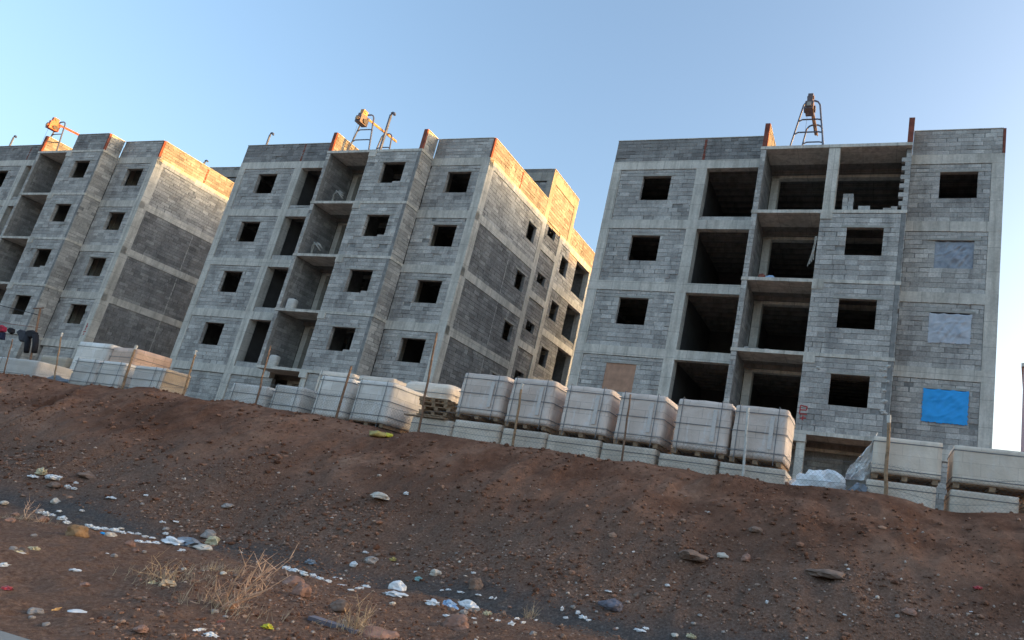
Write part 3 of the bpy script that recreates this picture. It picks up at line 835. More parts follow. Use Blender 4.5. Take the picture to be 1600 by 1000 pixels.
def stack(u0, z0, nw, nh, label, bw=.22):
    mb = MB()
    for j in range(nh):
        for i in range(nw):
            o_ = U(-.015, .015); mb.box(u0 + i * bw + o_, u0 + (i + 1) * bw - .012 + o_, -.55, -.2, z0 + j * .19, z0 + j * .19 + .185)
    tag(mb.build('block_stack', M['block'], None, B3.location, B3.rotation_euler.z), label, 'block stack', 'loose blocks in the open top room')
stack(11.1, 3 * H, 2, 5, 'tall stack of loose blocks by the column in the open top-storey room')
stack(11.75, 3 * H, 2, 2, 'short stack of loose blocks in the middle of the open top-storey room', .24)
hg = MB()
for q in range(4): hg.tube([(10.2 + .02 * q, -.84, 2 * H + 1.9), (10.15 + .02 * q, -.86, 2 * H + 1.2), (10.02 + .07 * q, -.85, 2 * H + .55 + .1 * q)], .02, 5)
tag(hg.build('hanging_rope', M['lintel'], None, B3.location, B3.rotation_euler.z), 'frayed pale rope hanging at the bay edge of the third storey', 'rope')

# ---------------------------------------------------------------- pallets of blocks
def rbox(w, d, h, n=12, r=.07, amp=.012, seed=0, bulge=0.0):
    """rounded, slightly dented load; origin at its front left bottom edge"""
    V, Fq = [], []; idx = {}
    def key(i, j, k):
        if (i, j, k) in idx: return idx[(i, j, k)]
        x, y, z = w * i / n, d * j / n, h * k / n
        cx, cy, cz = min(max(x, r), w - r), min(max(y, r), d - r), min(max(z, r * .3), h - r)
        dv = Vector((x - cx, y - cy, z - cz))
        if dv.length > 1e-6: dv = dv.normalized() * min(r, max(abs(dv.x), abs(dv.y), abs(dv.z)) if True else r)
        p = Vector((cx, cy, cz)) + dv
        nn = Vector((p.x - w / 2, p.y - d / 2, (p.z - h / 2) * .6)).normalized()
        p += nn * (amp * noise.noise(p * 3.1 + Vector((seed, 0, 0))) + amp * .7 * noise.noise(p * 8 + Vector((0, seed, 0))))
        idx[(i, j, k)] = len(V); V.append(p); return idx[(i, j, k)]
    rg = range(n)
    for a in rg:
        for b in rg:
            Fq.append((key(a, 0, b), key(a + 1, 0, b), key(a + 1, 0, b + 1), key(a, 0, b + 1)))
            Fq.append((key(a + 1, n, b), key(a, n, b), key(a, n, b + 1), key(a + 1, n, b + 1)))
            Fq.append((key(0, a + 1, b), key(0, a, b), key(0, a, b + 1), key(0, a + 1, b + 1)))
            Fq.append((key(n, a, b), key(n, a + 1, b), key(n, a + 1, b + 1), key(n, a, b + 1)))
            Fq.append((key(a, b, n), key(a + 1, b, n), key(a + 1, b + 1, n), key(a, b + 1, n)))
            Fq.append((key(a, b + 1, 0), key(a + 1, b + 1, 0), key(a + 1, b, 0), key(a, b, 0)))
    return V, Fq
def ring_h(mb, w, d, z, o=.006, bw=.014):
    t = .004
    for x0, x1, y0, y1 in ((-o - t, w + o + t, -o - t, -o), (-o - t, w + o + t, d + o, d + o + t), (-o - t, -o, -o, d + o), (w + o, w + o + t, -o, d + o)):
        mb.box(x0, x1, y0, y1, z - bw / 2, z + bw / 2)
def ring_v(mb, x, d, h, o=.006, bw=.014):
    t = .004
    mb.box(x - bw / 2, x + bw / 2, -o - t - .004, -o - .004, 0, h + o + t); mb.box(x - bw / 2, x + bw / 2, d + o + .004, d + o + t + .004, 0, h + o + t)
    mb.box(x - bw / 2, x + bw / 2, -o - .004, d + o + .004, h + o, h + o + t)
PID = [0]
def pallet(s0, s1, z0, z1, label, mat='load_wrapped', t=12.2, d=1.05, rz=0.0, straps=(.17, .52, .88), vstraps=(.1, .82), round_=.07, base=True, ink=False, side=None, group='pallets of building blocks along the fence', amp=.012):
    PID[0] += 1
    w, h = s1 - s0, z1 - z0
    o = thing('block_pallet', label, 'block pallet', W(s0, t, z0 - (.095 if base else 0)), T + rz, group)
    zb = .095 if base else 0.0
    V, Fq = rbox(w, d, h, 12, round_, amp, PID[0] * 3.7)
    mb = MB(); mb.add([(p.x, p.y, p.z + zb) for p in V], Fq)
    if side:
        for q, f in enumerate(mb.f):
            if min(mb.v[i][0] for i in f) > w - round_ * .8: mb.mi[q] = 1
    ld = mb.build('block_load', [M[mat], M[side]] if side else M[mat], o, smooth=True, uvoff=(PID[0] * .37, 0))
    for f in straps:
        sb = MB(); ring_h(sb, w, d, zb + h * f, .010 if round_ > .03 else .004); sb.build('strap', M['strap'], o)
    for f in vstraps:
        sb = MB(); ring_v(sb, w * f, d, zb + h, .010 if round_ > .03 else .004); sb.build('strap', M['strap'], o)
    if base:
        pb = MB()
        for q in range(3): pb.box(.02 + q * (w - .16) / 2, .12 + q * (w - .16) / 2, .03, d - .03, 0, .076)
        for q in range(5): pb.box(.0, w, .03 + q * (d - .14) / 4, .11 + q * (d - .14) / 4, .077, .094)
        pb.build('wooden_base', M['wood'], o)
    if ink:
        ib = MB(); x = w * .68
        ib.box(x, x + .085, -.022, -.016, zb + h * .2, zb + h * .82)
        ib.build('faded_print', M['print'], ld)
    return o
G = height
ordn = ['first', 'second', 'third', 'fourth', 'fifth']
upper = [(-9.19, -8.05, 2.03, 2.98, 'pinkish wrapped block pallet of the upper tier, beside the small heap of bare wooden pallets', .01),
         (-7.90, -6.82, 1.95, 2.97, 'wrapped block pallet of the upper tier behind the white-painted leaning fence post', -.015),
         (-6.55, -5.48, 1.90, 2.91, 'wrapped upper-tier pallet with whitish film on top, in front of the orange-brown board', .02),
         (-5.28, -4.25, 1.85, 2.87, 'wrapped upper-tier block pallet behind a thin rusty fence post', -.01),
         (-4.00, -2.86, 1.81, 2.85, 'wrapped upper-tier block pallet with white corners, below the fin wall of the right block', .015),
         (-2.80, -1.72, 1.78, 2.83, 'wrapped upper-tier block pallet at the right end of the row, beside white sheeting', -.01)]
for k, (a, b, z0, z1, lb, rz) in enumerate(upper):
    pallet(a, b, z0, z1, lb, rz=rz, ink=True, round_=.055, amp=.016, straps=(.13, .5, .86))
lower = [(-10.27, -9.16, 1.82, 'bare cream block pallet on the ground under the heap of wooden pallets'),
         (-9.12, -7.94, 1.87, 'bare cream block pallet on the ground under the pinkish wrapped pallet'),
         (-7.86, -6.80, 1.81, 'bare cream block pallet on the ground at the white-painted leaning post'),
         (-6.75, -5.54, 1.78, 'bare cream block pallet on the ground under the pallet with the whitish film top'),
         (-5.48, -4.30, 1.745, 'bare cream block pallet on the ground crossed by the thin rusty post'),
         (-4.21, -3.01, 1.68, 'bare cream block pallet on the ground between the rusty post and the row end'),
         (-2.94, -1.66, 1.65, 'bare cream block pallet on the ground at the right end of the long row')]
for a, b, z1, lb in lower:
    zg = G((a + b) / 2, 12.7)
    pallet(a, b, zg + .10, z1, lb, 'load_bare', round_=.02, amp=.004, straps=(.8,), vstraps=())
pallet(-.11, 1.09, 1.80, 2.48, 'bare cream block pallet on top of another, right of the white sheeting', 'load_bare', round_=.02, amp=.004, straps=(.86, .12), vstraps=())
pallet(1.28, 2.62, 1.80, 2.47, 'bare cream block pallet on top of another at the right edge of the photo', 'load_bare', round_=.02, amp=.004, straps=(.86, .12), vstraps=())
pallet(-.18, 1.03, G(.4, 12.7) + .1, 1.67, 'lower bare block pallet just right of the white sheeting, a post in front', 'load_bare', round_=.02, amp=.004, straps=(.8,), vstraps=())
pallet(1.26, 2.36, G(1.8, 12.7) + .1, 1.67, 'lower bare block pallet at the right edge, beyond the dark gap', 'load_bare', round_=.02, amp=.004, straps=(.8,), vstraps=())
pallet(2.5, 3.6, G(3, 12.7) + .1, 1.66, 'bare block pallet cut off by the right edge of the photo', 'load_bare', round_=.02, amp=.004, straps=(.8,), vstraps=())
# left part of the row: single tier, paler film
def on_ground(a, b, z1, lb, mat='load_white', t=12.2, z0=None, **kw):
    zg = G((a + b) / 2, t + .5)
    pallet(a, b, (zg + .1) if z0 is None else z0, z1, lb, mat, t=t, **kw)
on_ground(-12.05, -10.98, 2.57, 'big white wrapped pallet whose grey right side shows, left of the bare wooden pallets', rz=-.03, d=1.2, round_=.06)
on_ground(-13.2, -12.24, 2.57, 'white wrapped pallet behind a leaning rusty post, left of the big grey-sided one', rz=.02, round_=.05)
on_ground(-14.55, -13.62, 2.22, 'low white wrapped pallet with a dark gap on its left, near the middle block', rz=.0, round_=.05, straps=(.25, .72))
on_ground(-15.95, -14.74, 2.14, 'low whitish pallet with a clean left corner, below the middle block basement', rz=.01, round_=.04, straps=(.6,))
on_ground(-19.6, -18.38, 2.32, 'white wrapped pallet with a tan right side, left of the basement weeds', rz=-.02, round_=.05, vstraps=(.7, .92), d=.7, side='load_tan')
on_ground(-22.0, -21.02, 2.35, 'white wrapped pallet below the orange-sided pallet, left of a pair', rz=.0, round_=.05)
on_ground(-20.96, -19.98, 2.36, 'white wrapped pallet below the orange-sided pallet, right of a pair', rz=.0, round_=.05)
on_ground(-25.4, -23.5, 2.14, 'long white slab-like pallet at the left edge under the hanging clothes', rz=.0, round_=.03, vstraps=(.12,), straps=(.25,), d=1.4)
on_ground(-14.95, -13.75, 3.02, 'cream pallet of the second row behind the white wrapped pallets', t=13.7, mat='load_bare', round_=.05, vstraps=(.1,), straps=(.9,))
on_ground(-13.58, -12.42, 3.0, 'cream topped pallet in the second row, between two post tops', t=13.7, mat='load_bare', round_=.05, vstraps=(), straps=(.9,))
on_ground(-12.1, -10.55, 3.0, 'long cream pallet with a rounded right end in the second row', t=13.7, mat='load_bare', round_=.18, vstraps=(), straps=(.8,), d=1.3)
on_ground(-24.9, -23.4, 3.2, 'white topped pallet of the second row next to the orange one', t=13.7, round_=.05, straps=(.9,), vstraps=())
on_ground(-23.35, -22.1, 3.12, 'orange-sided pallet of the second row on the left', t=13.75, mat='load_orange', rz=-.1, round_=.04, straps=(.8,), vstraps=())
on_ground(-26.4, -25.1, 2.62, 'small tan stack behind the long white pallet on the left', t=13.7, mat='load_tan', round_=.03, straps=(), vstraps=())
# bare wooden pallets on the first lower load
def wooden_pallet(s0, t0, z, rz, tilt, label):
    o = thing('wooden_pallet', label, 'wooden pallet', W(s0, t0, z), T + rz, 'bare wooden pallets heaped on a block load')
    o.rotation_euler = (tilt, 0, T + rz)
    for q in range(3):
        mb = MB(); mb.box(.0 + q * .33, .09 + q * .33, 0, .9, .0, .07); mb.build('stringer', M['wood'], o)
    for q in range(5):
        mb = MB(); mb.box(-.02, .77, .0 + q * .2, .1 + q * .2, .072, .092); mb.build('deck_board', M['wood'], o)
for q in range(5): wooden_pallet(-10.28 + U(-.07, .1), 12.3 + U(0, .1), 1.835 + q * .1, U(-.08, .12), U(-.01, .01), ['lowest wooden pallet of the small heap on the block load', 'second wooden pallet from the bottom of the small heap', 'middle wooden pallet of the small heap', 'wooden pallet just under the topmost of the small heap', 'topmost wooden pallet of the small heap'][q])
pk_ = MB(); pk_.box(-.02, 1.15, -.06, .06, 0, .03)
tag(pk_.build('plank', M['wood'], None, W(-10.5, 12.25, 1.832), T - .06), 'tan plank sticking out under the heap of wooden pallets', 'plank')

# crumpled sheeting between the pallets
def sheeting(s, t, size, amp, fold, seed, mat, label, dz=0.0):
    o = blob('plastic_sheeting', mat, size, amp, seed, W(s, t, G(s, t) - .05 + dz), T, 4, fold, smooth=False)
    return tag(o, label, 'sheeting')
sheeting(-1.05, 12.55, (1.05, .8, .95), .75, 1.1, 1.3, 'sheet_white', 'crumpled white plastic sheeting heaped at the end of the long pallet row')
sheeting(-.45, 12.5, (.85, .8, .72), .7, 1.2, 5.1, 'sheet_grey', 'crumpled dark blue-grey sheeting leaning on the bare pallets')
mb = MB(); n = 14
for sd in (0, .02):
    for j in range(n + 1):
        for i in range(n + 1):
            a, b_ = i / n, j / n
            x = -.62 + .46 * a + .1 * b_; zt = .80 + .95 * (.35 + .65 * a) * b_ * (1 - .35 * (1 - a))
            p = Vector((a * 2.4, b_ * 2.4, 4))
            mb.v.append((x + .05 * noise.noise(p), sd + .16 * noise.noise(p * 1.2) + .08 * noise.noise(p * 3) - .25 * b_ * (1 - a), zt + .04 * noise.noise(p * 2)))
Nn = (n + 1) ** 2
for j in range(n):
    for i in range(n):
        k = j * (n + 1) + i; mb.f += [(k, k + 1, k + n + 2, k + n + 1), (Nn + k + n + 1, Nn + k + n + 2, Nn + k + 1, Nn + k)]; mb.mi += [0, 0]
o = mb.build('plastic_sheeting', M['sheet_white'], None, W(.02, 12.55, G(-.4, 12.75) - .1), T, False)
tag(o, 'peaked white sheet standing up behind the dark blue-grey sheeting', 'sheeting')
sheeting(-22.6, 12.3, (.9, .6, .4), .6, 1.5, 9.2, 'sheet_grey', 'low grey rubbish sheeting beside the tan stack on the left')
# yellow bag under the berm edge
sy = spot(588, 682); o = blob('plastic_bag', 'yellow_dull', (.3, .22, .16), .5, 3, W(*sy[:3])); tag(o, 'dull yellow bag at the top of the bank under the white pallets', 'bag')
sy = spot(607, 683); o = blob('plastic_bag', 'yellow', (.2, .16, .1), .5, 8, W(*sy[:3])); tag(o, 'small greenish yellow bag beside the dull yellow one', 'bag')
sy = spot(283, 612); tyre = MB()
pts = [(.13 * math.cos(a * math.pi / 8), 0, .16 + .16 * math.sin(a * math.pi / 8)) for a in range(17)]
tyre.tube(pts, .045, 8)
tag(tyre.build('tyre', M['cloth_black'], None, W(sy[0], 11.75, G(sy[0], 11.75) - .02), T + .4, True), 'dark tyre standing at the end of the tan pallet', 'tyre')
# low weeds in front of the basement wall
wd = MB()
for q in range(500):
    a = U(-16.75, -15.9); b_ = 12.9 + U(0, .5); zz = G(a, b_); hh = U(.1, .42)
    wd.add([(a, b_, zz), (a + .03, b_, zz), (a + U(-.12, .12), b_ + U(-.1, .1), zz + hh)], [(0, 1, 2)])
tag(wd.build('weed_clump', M['green'], None, None, T), 'low dark weeds in front of the middle block basement', 'weeds')

# ---------------------------------------------------------------- fence
fence = thing('chain_link_fence', 'thin chain link fence on odd wooden and rusty posts in front of the pallets', 'fence', W(0, 12.02, 0), T)
FT = 12.0
posts = [((97, 520), (90, 588), 'wood', .018), ((213, 540), (192, 606), 'wood', .03), ((307, 548), (287, 617), 'wood', .022), ((423, 540), (400, 635), 'rust', .02),
         ((549, 572), (525, 654), 'rust', .028), ((683, 520), (655, 676), 'rust', .026), ((816, 600), (802, 698), 'wood', .028), ((985, 616), (972, 723), 'rust', .022),
         ((1169, 638), (1162, 746), 'white_paint', .026), ((1389, 650), (1384, 775), 'wood', .034), ((20, 530), (8, 586), 'rust', .016)]
for (x0, y0), (x1, y1), mt, r in posts:
    s1, z1 = on_t(x0, y0, FT); s0, z0 = on_t(x1, y1, FT)
    mb = MB(); k = 7
    pts = [(s0 + (s1 - s0) * q / k + (U(-.012, .012) if 0 < q < k else 0), -.02 + U(-.008, .008), (z0 - .35) + (z1 - z0 + .35) * q / k) for q in range(k + 1)]
    mb.tube(pts, r * 1.1, 7, 0, r * .9)
    po = mb.build('post', M[mt], fence, smooth=True)
    if mt in ('wood', 'white_paint'):
        c = MB(); a, b_ = Vector(pts[-2]), Vector(pts[-1]); c.tube([b_ - (b_ - a) * .5, b_ + (b_ - a) * .04], r * 1.15, 7); c.build('painted_tip', M['white_paint'], po)
wm = MB(); s_a, s_b, cell = -26.5, 4.2, .085
def ftop(s): return lerp_table(CREST, s) + .62
def fbot(s): return lerp_table(CREST, s) - .35
s = s_a
while s < s_b:
    for sg in (1, -1):
        za, zb = fbot(s), ftop(s)
        k = (zb - za)
        p0 = (s, .01 * sg, za); p1 = (s + sg * k, .01 * sg, ftop(s + sg * k * .98))
        pm = (s + sg * k * .5, .01 * sg + .02 * noise.noise(Vector((s, 0, 0))), (za + p1[2]) / 2)
        wm.tube([p0, pm, p1], .0013, 3)
    s += cell
wm.build('wire_mesh', M['wire'], fence)
for dz in (.6, .2):
    mb = MB(); q = s_a; pts = []
    while q < s_b: pts.append((q, .0 + .01 * math.sin(q * 3), lerp_table(CREST, q) + dz - .04 * abs(math.sin(q * 1.3)))); q += .4
    mb.tube(pts, .003, 4); mb.build('tension_wire', M['wire'], fence)

# ---------------------------------------------------------------- clothes line on the left
CT = 14.0
pole = MB(); a0, z0 = on_t(63, 482, CT); a1, z1 = on_t(53, 535, CT)
gz_ = G(a1, CT)
pole.tube([(a0, CT, z0), (a1, CT, z1), (a1 - (a0 - a1) * (z1 - gz_) / (z0 - z1), CT, gz_ - .2)], .03, 7)
pole.tube([(a0 - .35, CT, z0 - .02), (a0 + .15, CT, z0 + .03)], .022, 6)
tag(pole.build('clothes_pole', M['rust'], None, None, T), 'thin rusty clothes pole with a short crosspiece on the left', 'pole')
ln = MB(); ls, lz = on_t(-60, 485, CT); me_, mz = on_t(63, 512, CT)
npt = 14; lp = [(ls + (me_ - ls) * q / npt, CT, lz + (mz - lz) * q / npt - .10 * math.sin(math.pi * q / npt)) for q in range(npt + 1)]
ln.tube(lp, .008, 4); tag(ln.build('washing_line', M['red_clay'], None, None, T), 'thin reddish washing line tied to the rusty pole', 'line')
wl2 = MB(); q0 = on_t(-60, 462, CT); q1 = on_t(60, 492, CT); wl2.tube([(q0[0], CT + .02, q0[1]), (q1[0], CT + .02, q1[1])], .012, 5)
tag(wl2.build('washing_line', M['cloth_black'], None, None, T), 'dark upper line running to the top of the rusty pole', 'line')
def garment(name, outline, mat, label, parts=(), thick=.05, seed=0):
    """outline in photo pixels, hung in the plane of the line, with real thickness"""
    pts = [on_t(x, y, CT) for x, y in outline]
    def solid(pl, th):
        mb = MB(); n = len(pl)
        cxs = sum(p[0] for p in pl) / n; czs = sum(p[1] for p in pl) / n
        for sd in (-1, 1):
            for p in pl: mb.v.append((p[0], CT + sd * th * .35, p[1]))
        for sd in (-1, 1):
            for p in pl: mb.v.append((cxs + (p[0] - cxs) * .7, CT + sd * th + .02 * noise.noise(Vector((p[0] * 3, p[1] * 3, seed))), czs + (p[1] - czs) * .8))
        for a in range(n):
            b_ = (a + 1) % n
            mb.f += [(a, b_, n + b_, n + a), (a, 2 * n + a, 2 * n + b_, b_), (n + a, n + b_, 3 * n + b_, 3 * n + a)]; mb.mi += [0] * 3
        mb.f += [tuple(range(2 * n, 3 * n))[::-1], tuple(range(3 * n, 4 * n))]; mb.mi += [0, 0]
        return mb
    o = solid(pts, thick).build(name, M[mat], None, None, T)
    return tag(o, label, 'clothes', 'clothes hung out on the washing line')
garment('jacket', [(27, 519), (33, 515), (40, 517), (44, 521), (43, 527), (40, 535), (33, 534), (32, 526)], 'cloth_grey', 'charcoal jacket on the line beside the black trousers', thick=.08)
tp = [on_t(x, y, CT) for x, y in ((40, 518), (58, 519), (57, 526), (40, 526))]
tr = garment('trousers', [(40, 520), (44, 517), (52, 516), (59, 520), (57, 528), (40, 528)], 'cloth_black', 'black trousers with two hanging legs on the line near the pole', thick=.07)
for leg in ([(41, 526), (46, 526), (44.5, 540), (43.5, 550), (39, 551), (40, 540)], [(52, 525), (58, 526), (57, 540), (56, 550), (51.5, 551), (52.5, 540)]):
    mb = MB(); a = [on_t(x, y, CT) for x, y in leg]
    c0 = ((a[0][0] + a[1][0]) / 2, (a[0][1] + a[1][1]) / 2); c1 = ((a[2][0] + a[5][0]) / 2, (a[2][1] + a[5][1]) / 2); c2 = ((a[3][0] + a[4][0]) / 2, (a[3][1] + a[4][1]) / 2)
    mb.tube([(c0[0], CT, c0[1] + .05), (c1[0], CT + .01, c1[1]), (c2[0], CT, c2[1])], .085, 8, 0, .075)
    mb.build('trouser_leg', M['cloth_black'], tr, smooth=True)
garment('shirt', [(-6, 511), (4, 508), (10, 512), (9, 519), (-5, 519)], 'cloth_red', 'red shirt at the left end of the washing line', thick=.06)
garment('skirt', [(-4, 519.6), (8, 519.6), (7, 531), (-4, 530)], 'cloth_navy', 'navy cloth hanging just below the red shirt', thick=.05)
garment('cap', [(14, 515), (18, 512), (22, 514), (21, 520), (17, 522), (14, 519)], 'cloth_black', 'small black cap pegged between the shirt and the jacket', thick=.06)

# ---------------------------------------------------------------- rocks and litter on the bank
def rock(px, py, wpx, hpx, mat, label, seed=None, group=None, name='rock', fold=1.1, amp=.5, cat='rock', flat=1.0, sub=3):
    s, t, z, dep = spot(px, py)
    k = dep / F; w = wpx * k; hh = hpx * k
    sd = seed if seed is not None else px * .37 + py
    o = blob(name, mat, (w * 1.05, w * .8, hh * 1.1 * flat), amp, sd, W(s, t, z - hh * .12), T + U(-.3, .3), sub, fold, smooth=False)
    return tag(o, label, cat, group)
rock(118, 836, 30, 22, 'stone_ochre', 'round ochre rock on the near side of the ditch')
rock(456, 912, 26, 16, 'stone_red', 'pinkish red rock right of the dry twigs, upper of two')
rock(470, 928, 22, 22, 'stone_red', 'pinkish red rock right of the dry twigs, lower of two')
rock(714, 982, 36, 26, 'stone_red', 'angular reddish rock at the bottom, below the blue and white bag')
rock(529, 950, 26, 18, 'stone_brown', 'brown rock behind the small dry grass tuft')
rock(955, 950, 34, 18, 'stone_blue', 'dark bluish stone near the lower middle of the bank')
rock(593, 777, 30, 13, 'stone_pale', 'flat beige slab of stone alone on the upper bank', flat=.8)
rock(742, 918, 20, 20, 'stone_brown', 'squarish brown stone above the blue and white bag')
rock(578, 878, 22, 12, 'stone_grey', 'grey-brown stone next to the white lump')
rock(326, 838, 20, 13, 'stone_grey', 'small grey stone above the tan carton')
rock(203, 852, 12, 11, 'stone_red', 'small orange-pink stone beside the white litter')
rock(86, 760, 18, 9, 'stone_brown', 'low brown stone below the white paper scraps')
rock(135, 745, 24, 9, 'stone_brown', 'flat brown stone upper left of the gravel')
rock(86, 786, 12, 9, 'stone_pale', 'yellowish pebble in the dark part of the ditch')
rock(173, 838, 14, 9, 'stone_pale', 'tan stone beside the ochre rock')
rock(1290, 900, 60, 14, 'stone_brown', 'long brown clod on the lower right bank')
rock(1080, 872, 40, 16, 'stone_brown', 'dark brown clod in a hollow of the lower bank')
rock(1128, 870, 16, 9, 'stone_pale', 'pale beige stone on the bank right of the dark clod')
rock(1165, 875, 14, 11, 'stone_red', 'small reddish stone right of the pale beige one')
rock(680, 898, 15, 11, 'stone_pale', 'pale triangular stone right of the teal scrap')
rock(355, 792, 16, 8, 'stone_grey', 'grey stone on the middle left bank')
rock(1180, 830, 18, 10, 'stone_brown', 'rounded brown stone on the upper middle bank')
rock(1420, 958, 20, 12, 'stone_red', 'reddish clod low on the right bank')
rock(132, 915, 14, 7, 'stone_red', 'small pink flat stone on the near ground')
rock(220, 985, 22, 10, 'stone_red', 'pinkish stone at the bottom left')
rock(55, 958, 24, 10, 'stone_grey', 'grey stone near the paving corner')
rock(35, 862, 14, 8, 'stone_brown', 'brown stone by the yellowish scraps')
rock(590, 995, 60, 18, 'stone_red', 'broad reddish stone cut by the bottom edge')
rock(15, 815, 14, 8, 'stone_red', 'small pinkish stone at the left edge of the near bank')
rock(65, 815, 16, 12, 'stone_red', 'small reddish stone under the white litter start')
# scattered middle-sized stones, alike
rr = random.Random(11)
for q in range(110):
    px = rr.uniform(5, 1595); base = 700 + px * .17
    py = base + rr.triangular(0, 300 - px * .05, 120)
    if py > 996: continue
    w = rr.uniform(5, 12) * (1 if py > base + 60 else .7)
    rock(px, py, w, w * rr.uniform(.5, .8), rr.choice(['stone_grey', 'stone_brown', 'stone_brown', 'stone_red', 'stone_grey', 'stone_pale']), 'small loose stone scattered on the brown bank', group='small stones scattered over the bank', name='stone', cat='stone', sub=2)

def scrap(px, py, wpx, hpx, mat, label, group=None, name='plastic_scrap', cat='scrap', amp=.9, fold=2.4, sub=3):
    wpx *= .78; hpx *= .78
    s, t, z, dep = spot(px, py); k = dep / F
    o = blob(name, mat, (wpx * k, max(.06, wpx * k * .6), hpx * k * 1.1), amp, px * .61 + py * .3, W(s, t, z - .01), T + U(-.25, .1), sub, fold, smooth=False)
    return tag(o, label, cat, group, 'thing')
LG = 'white scraps strewn along the ditch'
LL = 'crumpled white plastic scrap lying along the ditch'
white = [(62, 801, 9, 6), (71, 804, 12, 8), (80, 805, 14, 5), (97, 811, 16, 7), (104, 817, 10, 5), (106, 816, 9, 4), (93, 799, 6, 4), (128, 798, 6, 4), (139, 823, 14, 7), (150, 826, 15, 6), (163, 827, 16, 6), (178, 829, 16, 6), (190, 832, 14, 5), (203, 833, 13, 4), (216, 834, 10, 4), (226, 838, 8, 4), (218, 847, 18, 6), (232, 848, 14, 5), (243, 849, 12, 6), (238, 840, 9, 3), (259, 834, 8, 5), (285, 860, 10, 5), (447, 890, 16, 9), (460, 893, 18, 8), (474, 897, 16, 8), (488, 901, 16, 7), (500, 905, 16, 6), (512, 908, 10, 5), (528, 903, 18, 3), (535, 914, 20, 3), (572, 918, 16, 7), (562, 920, 12, 6), (549, 921, 8, 3), (634, 772, 9, 6), (571, 863, 12, 4), (52, 745, 16, 5), (105, 762, 9, 7), (116, 764, 11, 5), (119, 755, 6, 4), (174, 778, 18, 4), (229, 774, 8, 3), (254, 816, 8, 4), (276, 815, 10, 3), (691, 922, 6, 3), (701, 921, 10, 3), (720, 925, 12, 3), (748, 929, 10, 3), (768, 934, 6, 4), (775, 935, 4, 4), (700, 962, 14, 4), (740, 966, 8, 4), (778, 970, 7, 5), (808, 967, 7, 5), (818, 972, 5, 4), (838, 970, 6, 5), (799, 975, 9, 7), (878, 953, 5, 8), (884, 965, 8, 4), (903, 958, 7, 7), (911, 965, 14, 6), (920, 969, 10, 4), (1000, 985, 18, 5), (1009, 982, 10, 5), (965, 981, 5, 3), (1043, 915, 7, 5), (950, 923, 12, 3), (918, 930, 5, 3), (990, 862, 4, 3), (1198, 941, 5, 6), (1326, 889, 5, 3), (310, 985, 10, 7), (328, 992, 20, 7), (270, 986, 7, 3), (5, 883, 14, 7), (118, 890, 16, 4), (32, 864, 12, 5), (165, 865, 10, 3), (740, 895, 6, 4), (650, 894, 6, 4), (1320, 960, 6, 3), (1518, 955, 8, 2)]
for px, py, w, hp in white: scrap(px, py, w * 1.1, hp, 'paper', LL, LG)
scrap(83, 748, 30, 10, 'paper', 'pointed white paper sheet on the left of the bank', fold=1.2, amp=1.0)
scrap(63, 740, 20, 12, 'cream_litter', 'crumpled beige carton beside the white paper on the left bank')
scrap(290, 851, 70, 16, 'sheet_grey', 'long grey plastic sheet lying in the ditch', name='plastic_sheet', cat='plastic sheet', fold=1.6)
scrap(318, 858, 44, 12, 'stone_pale', 'beige sack lying over the end of the grey sheet', name='sack', cat='sack', fold=1.3, amp=.4)
scrap(331, 850, 26, 18, 'cream_litter', 'open tan carton at the end of the grey sheet', name='carton', cat='carton', fold=1.3, amp=.6)
scrap(270, 848, 40, 12, 'sheet_white', 'pale grey plastic beside the long grey sheet', fold=1.6)
scrap(552, 884, 16, 12, 'paper', 'round white lump at the foot of the bank', amp=.4, fold=1.3)
scrap(620, 921, 36, 22, 'sheet_white', 'domed pale grey plastic bag in the ditch', name='plastic_bag', cat='bag', amp=.4, fold=1.3)
scrap(620, 929, 46, 7, 'paper', 'white crumpled rim under the domed grey bag')
scrap(654, 906, 14, 8, 'teal', 'teal and white scrap at the foot of the bank')
scrap(485, 880, 18, 9, 'sheet_grey', 'small grey-green scrap above the white strip')
scrap(702, 948, 34, 14, 'sheet_blue', 'light blue half of a plastic bag in the ditch', name='plastic_bag', cat='bag', fold=1.5)
scrap(730, 951, 40, 16, 'paper', 'white half of the bag in the ditch, right of the blue', name='plastic_bag', cat='bag', fold=1.5)
scrap(676, 944, 26, 10, 'sheet_white', 'torn whitish plastic left of the blue bag')
scrap(761, 961, 15, 10, 'cream_litter', 'pale yellow scrap at the end of the white bag')
scrap(160, 834, 12, 5, 'tarp_blue', 'small bright blue scrap under the white strip')
scrap(418, 979, 20, 8, 'yellow', 'bright yellow scrap near the bottom edge')
scrap(122, 957, 46, 9, 'paper', 'long curled white paper near the paving corner', fold=1.0, amp=.5)
scrap(90, 953, 9, 7, 'orange_paint', 'small orange lump at the end of the curled paper')
scrap(1528, 919, 14, 6, 'red_litter', 'bright red scrap on the right bank')
scrap(10, 918, 26, 6, 'red_litter', 'dark red scrap at the left edge of the near ground')
scrap(348, 972, 18, 6, 'red_clay', 'dull red flat scrap near the bottom, left of the yellow one')
scrap(614, 875, 13, 6, 'yellow_dull', 'small tan leaf-like scrap on the lower bank')
scrap(30, 863, 12, 6, 'cream_litter', 'pale yellow scraps on the near ground at left')
scrap(54, 859, 18, 9, 'cream_litter', 'cream crumbs of foam beside the pale yellow scrap')
scrap(1080, 995, 16, 8, 'cream_litter', 'tan scrap at the bottom edge, right of middle')
scrap(238, 912, 14, 8, 'cream_litter', 'cream foam pieces by the dry grass on the near ground')
scrap(262, 914, 34, 12, 'straw', 'straw-coloured woven scrap by the dry grass')
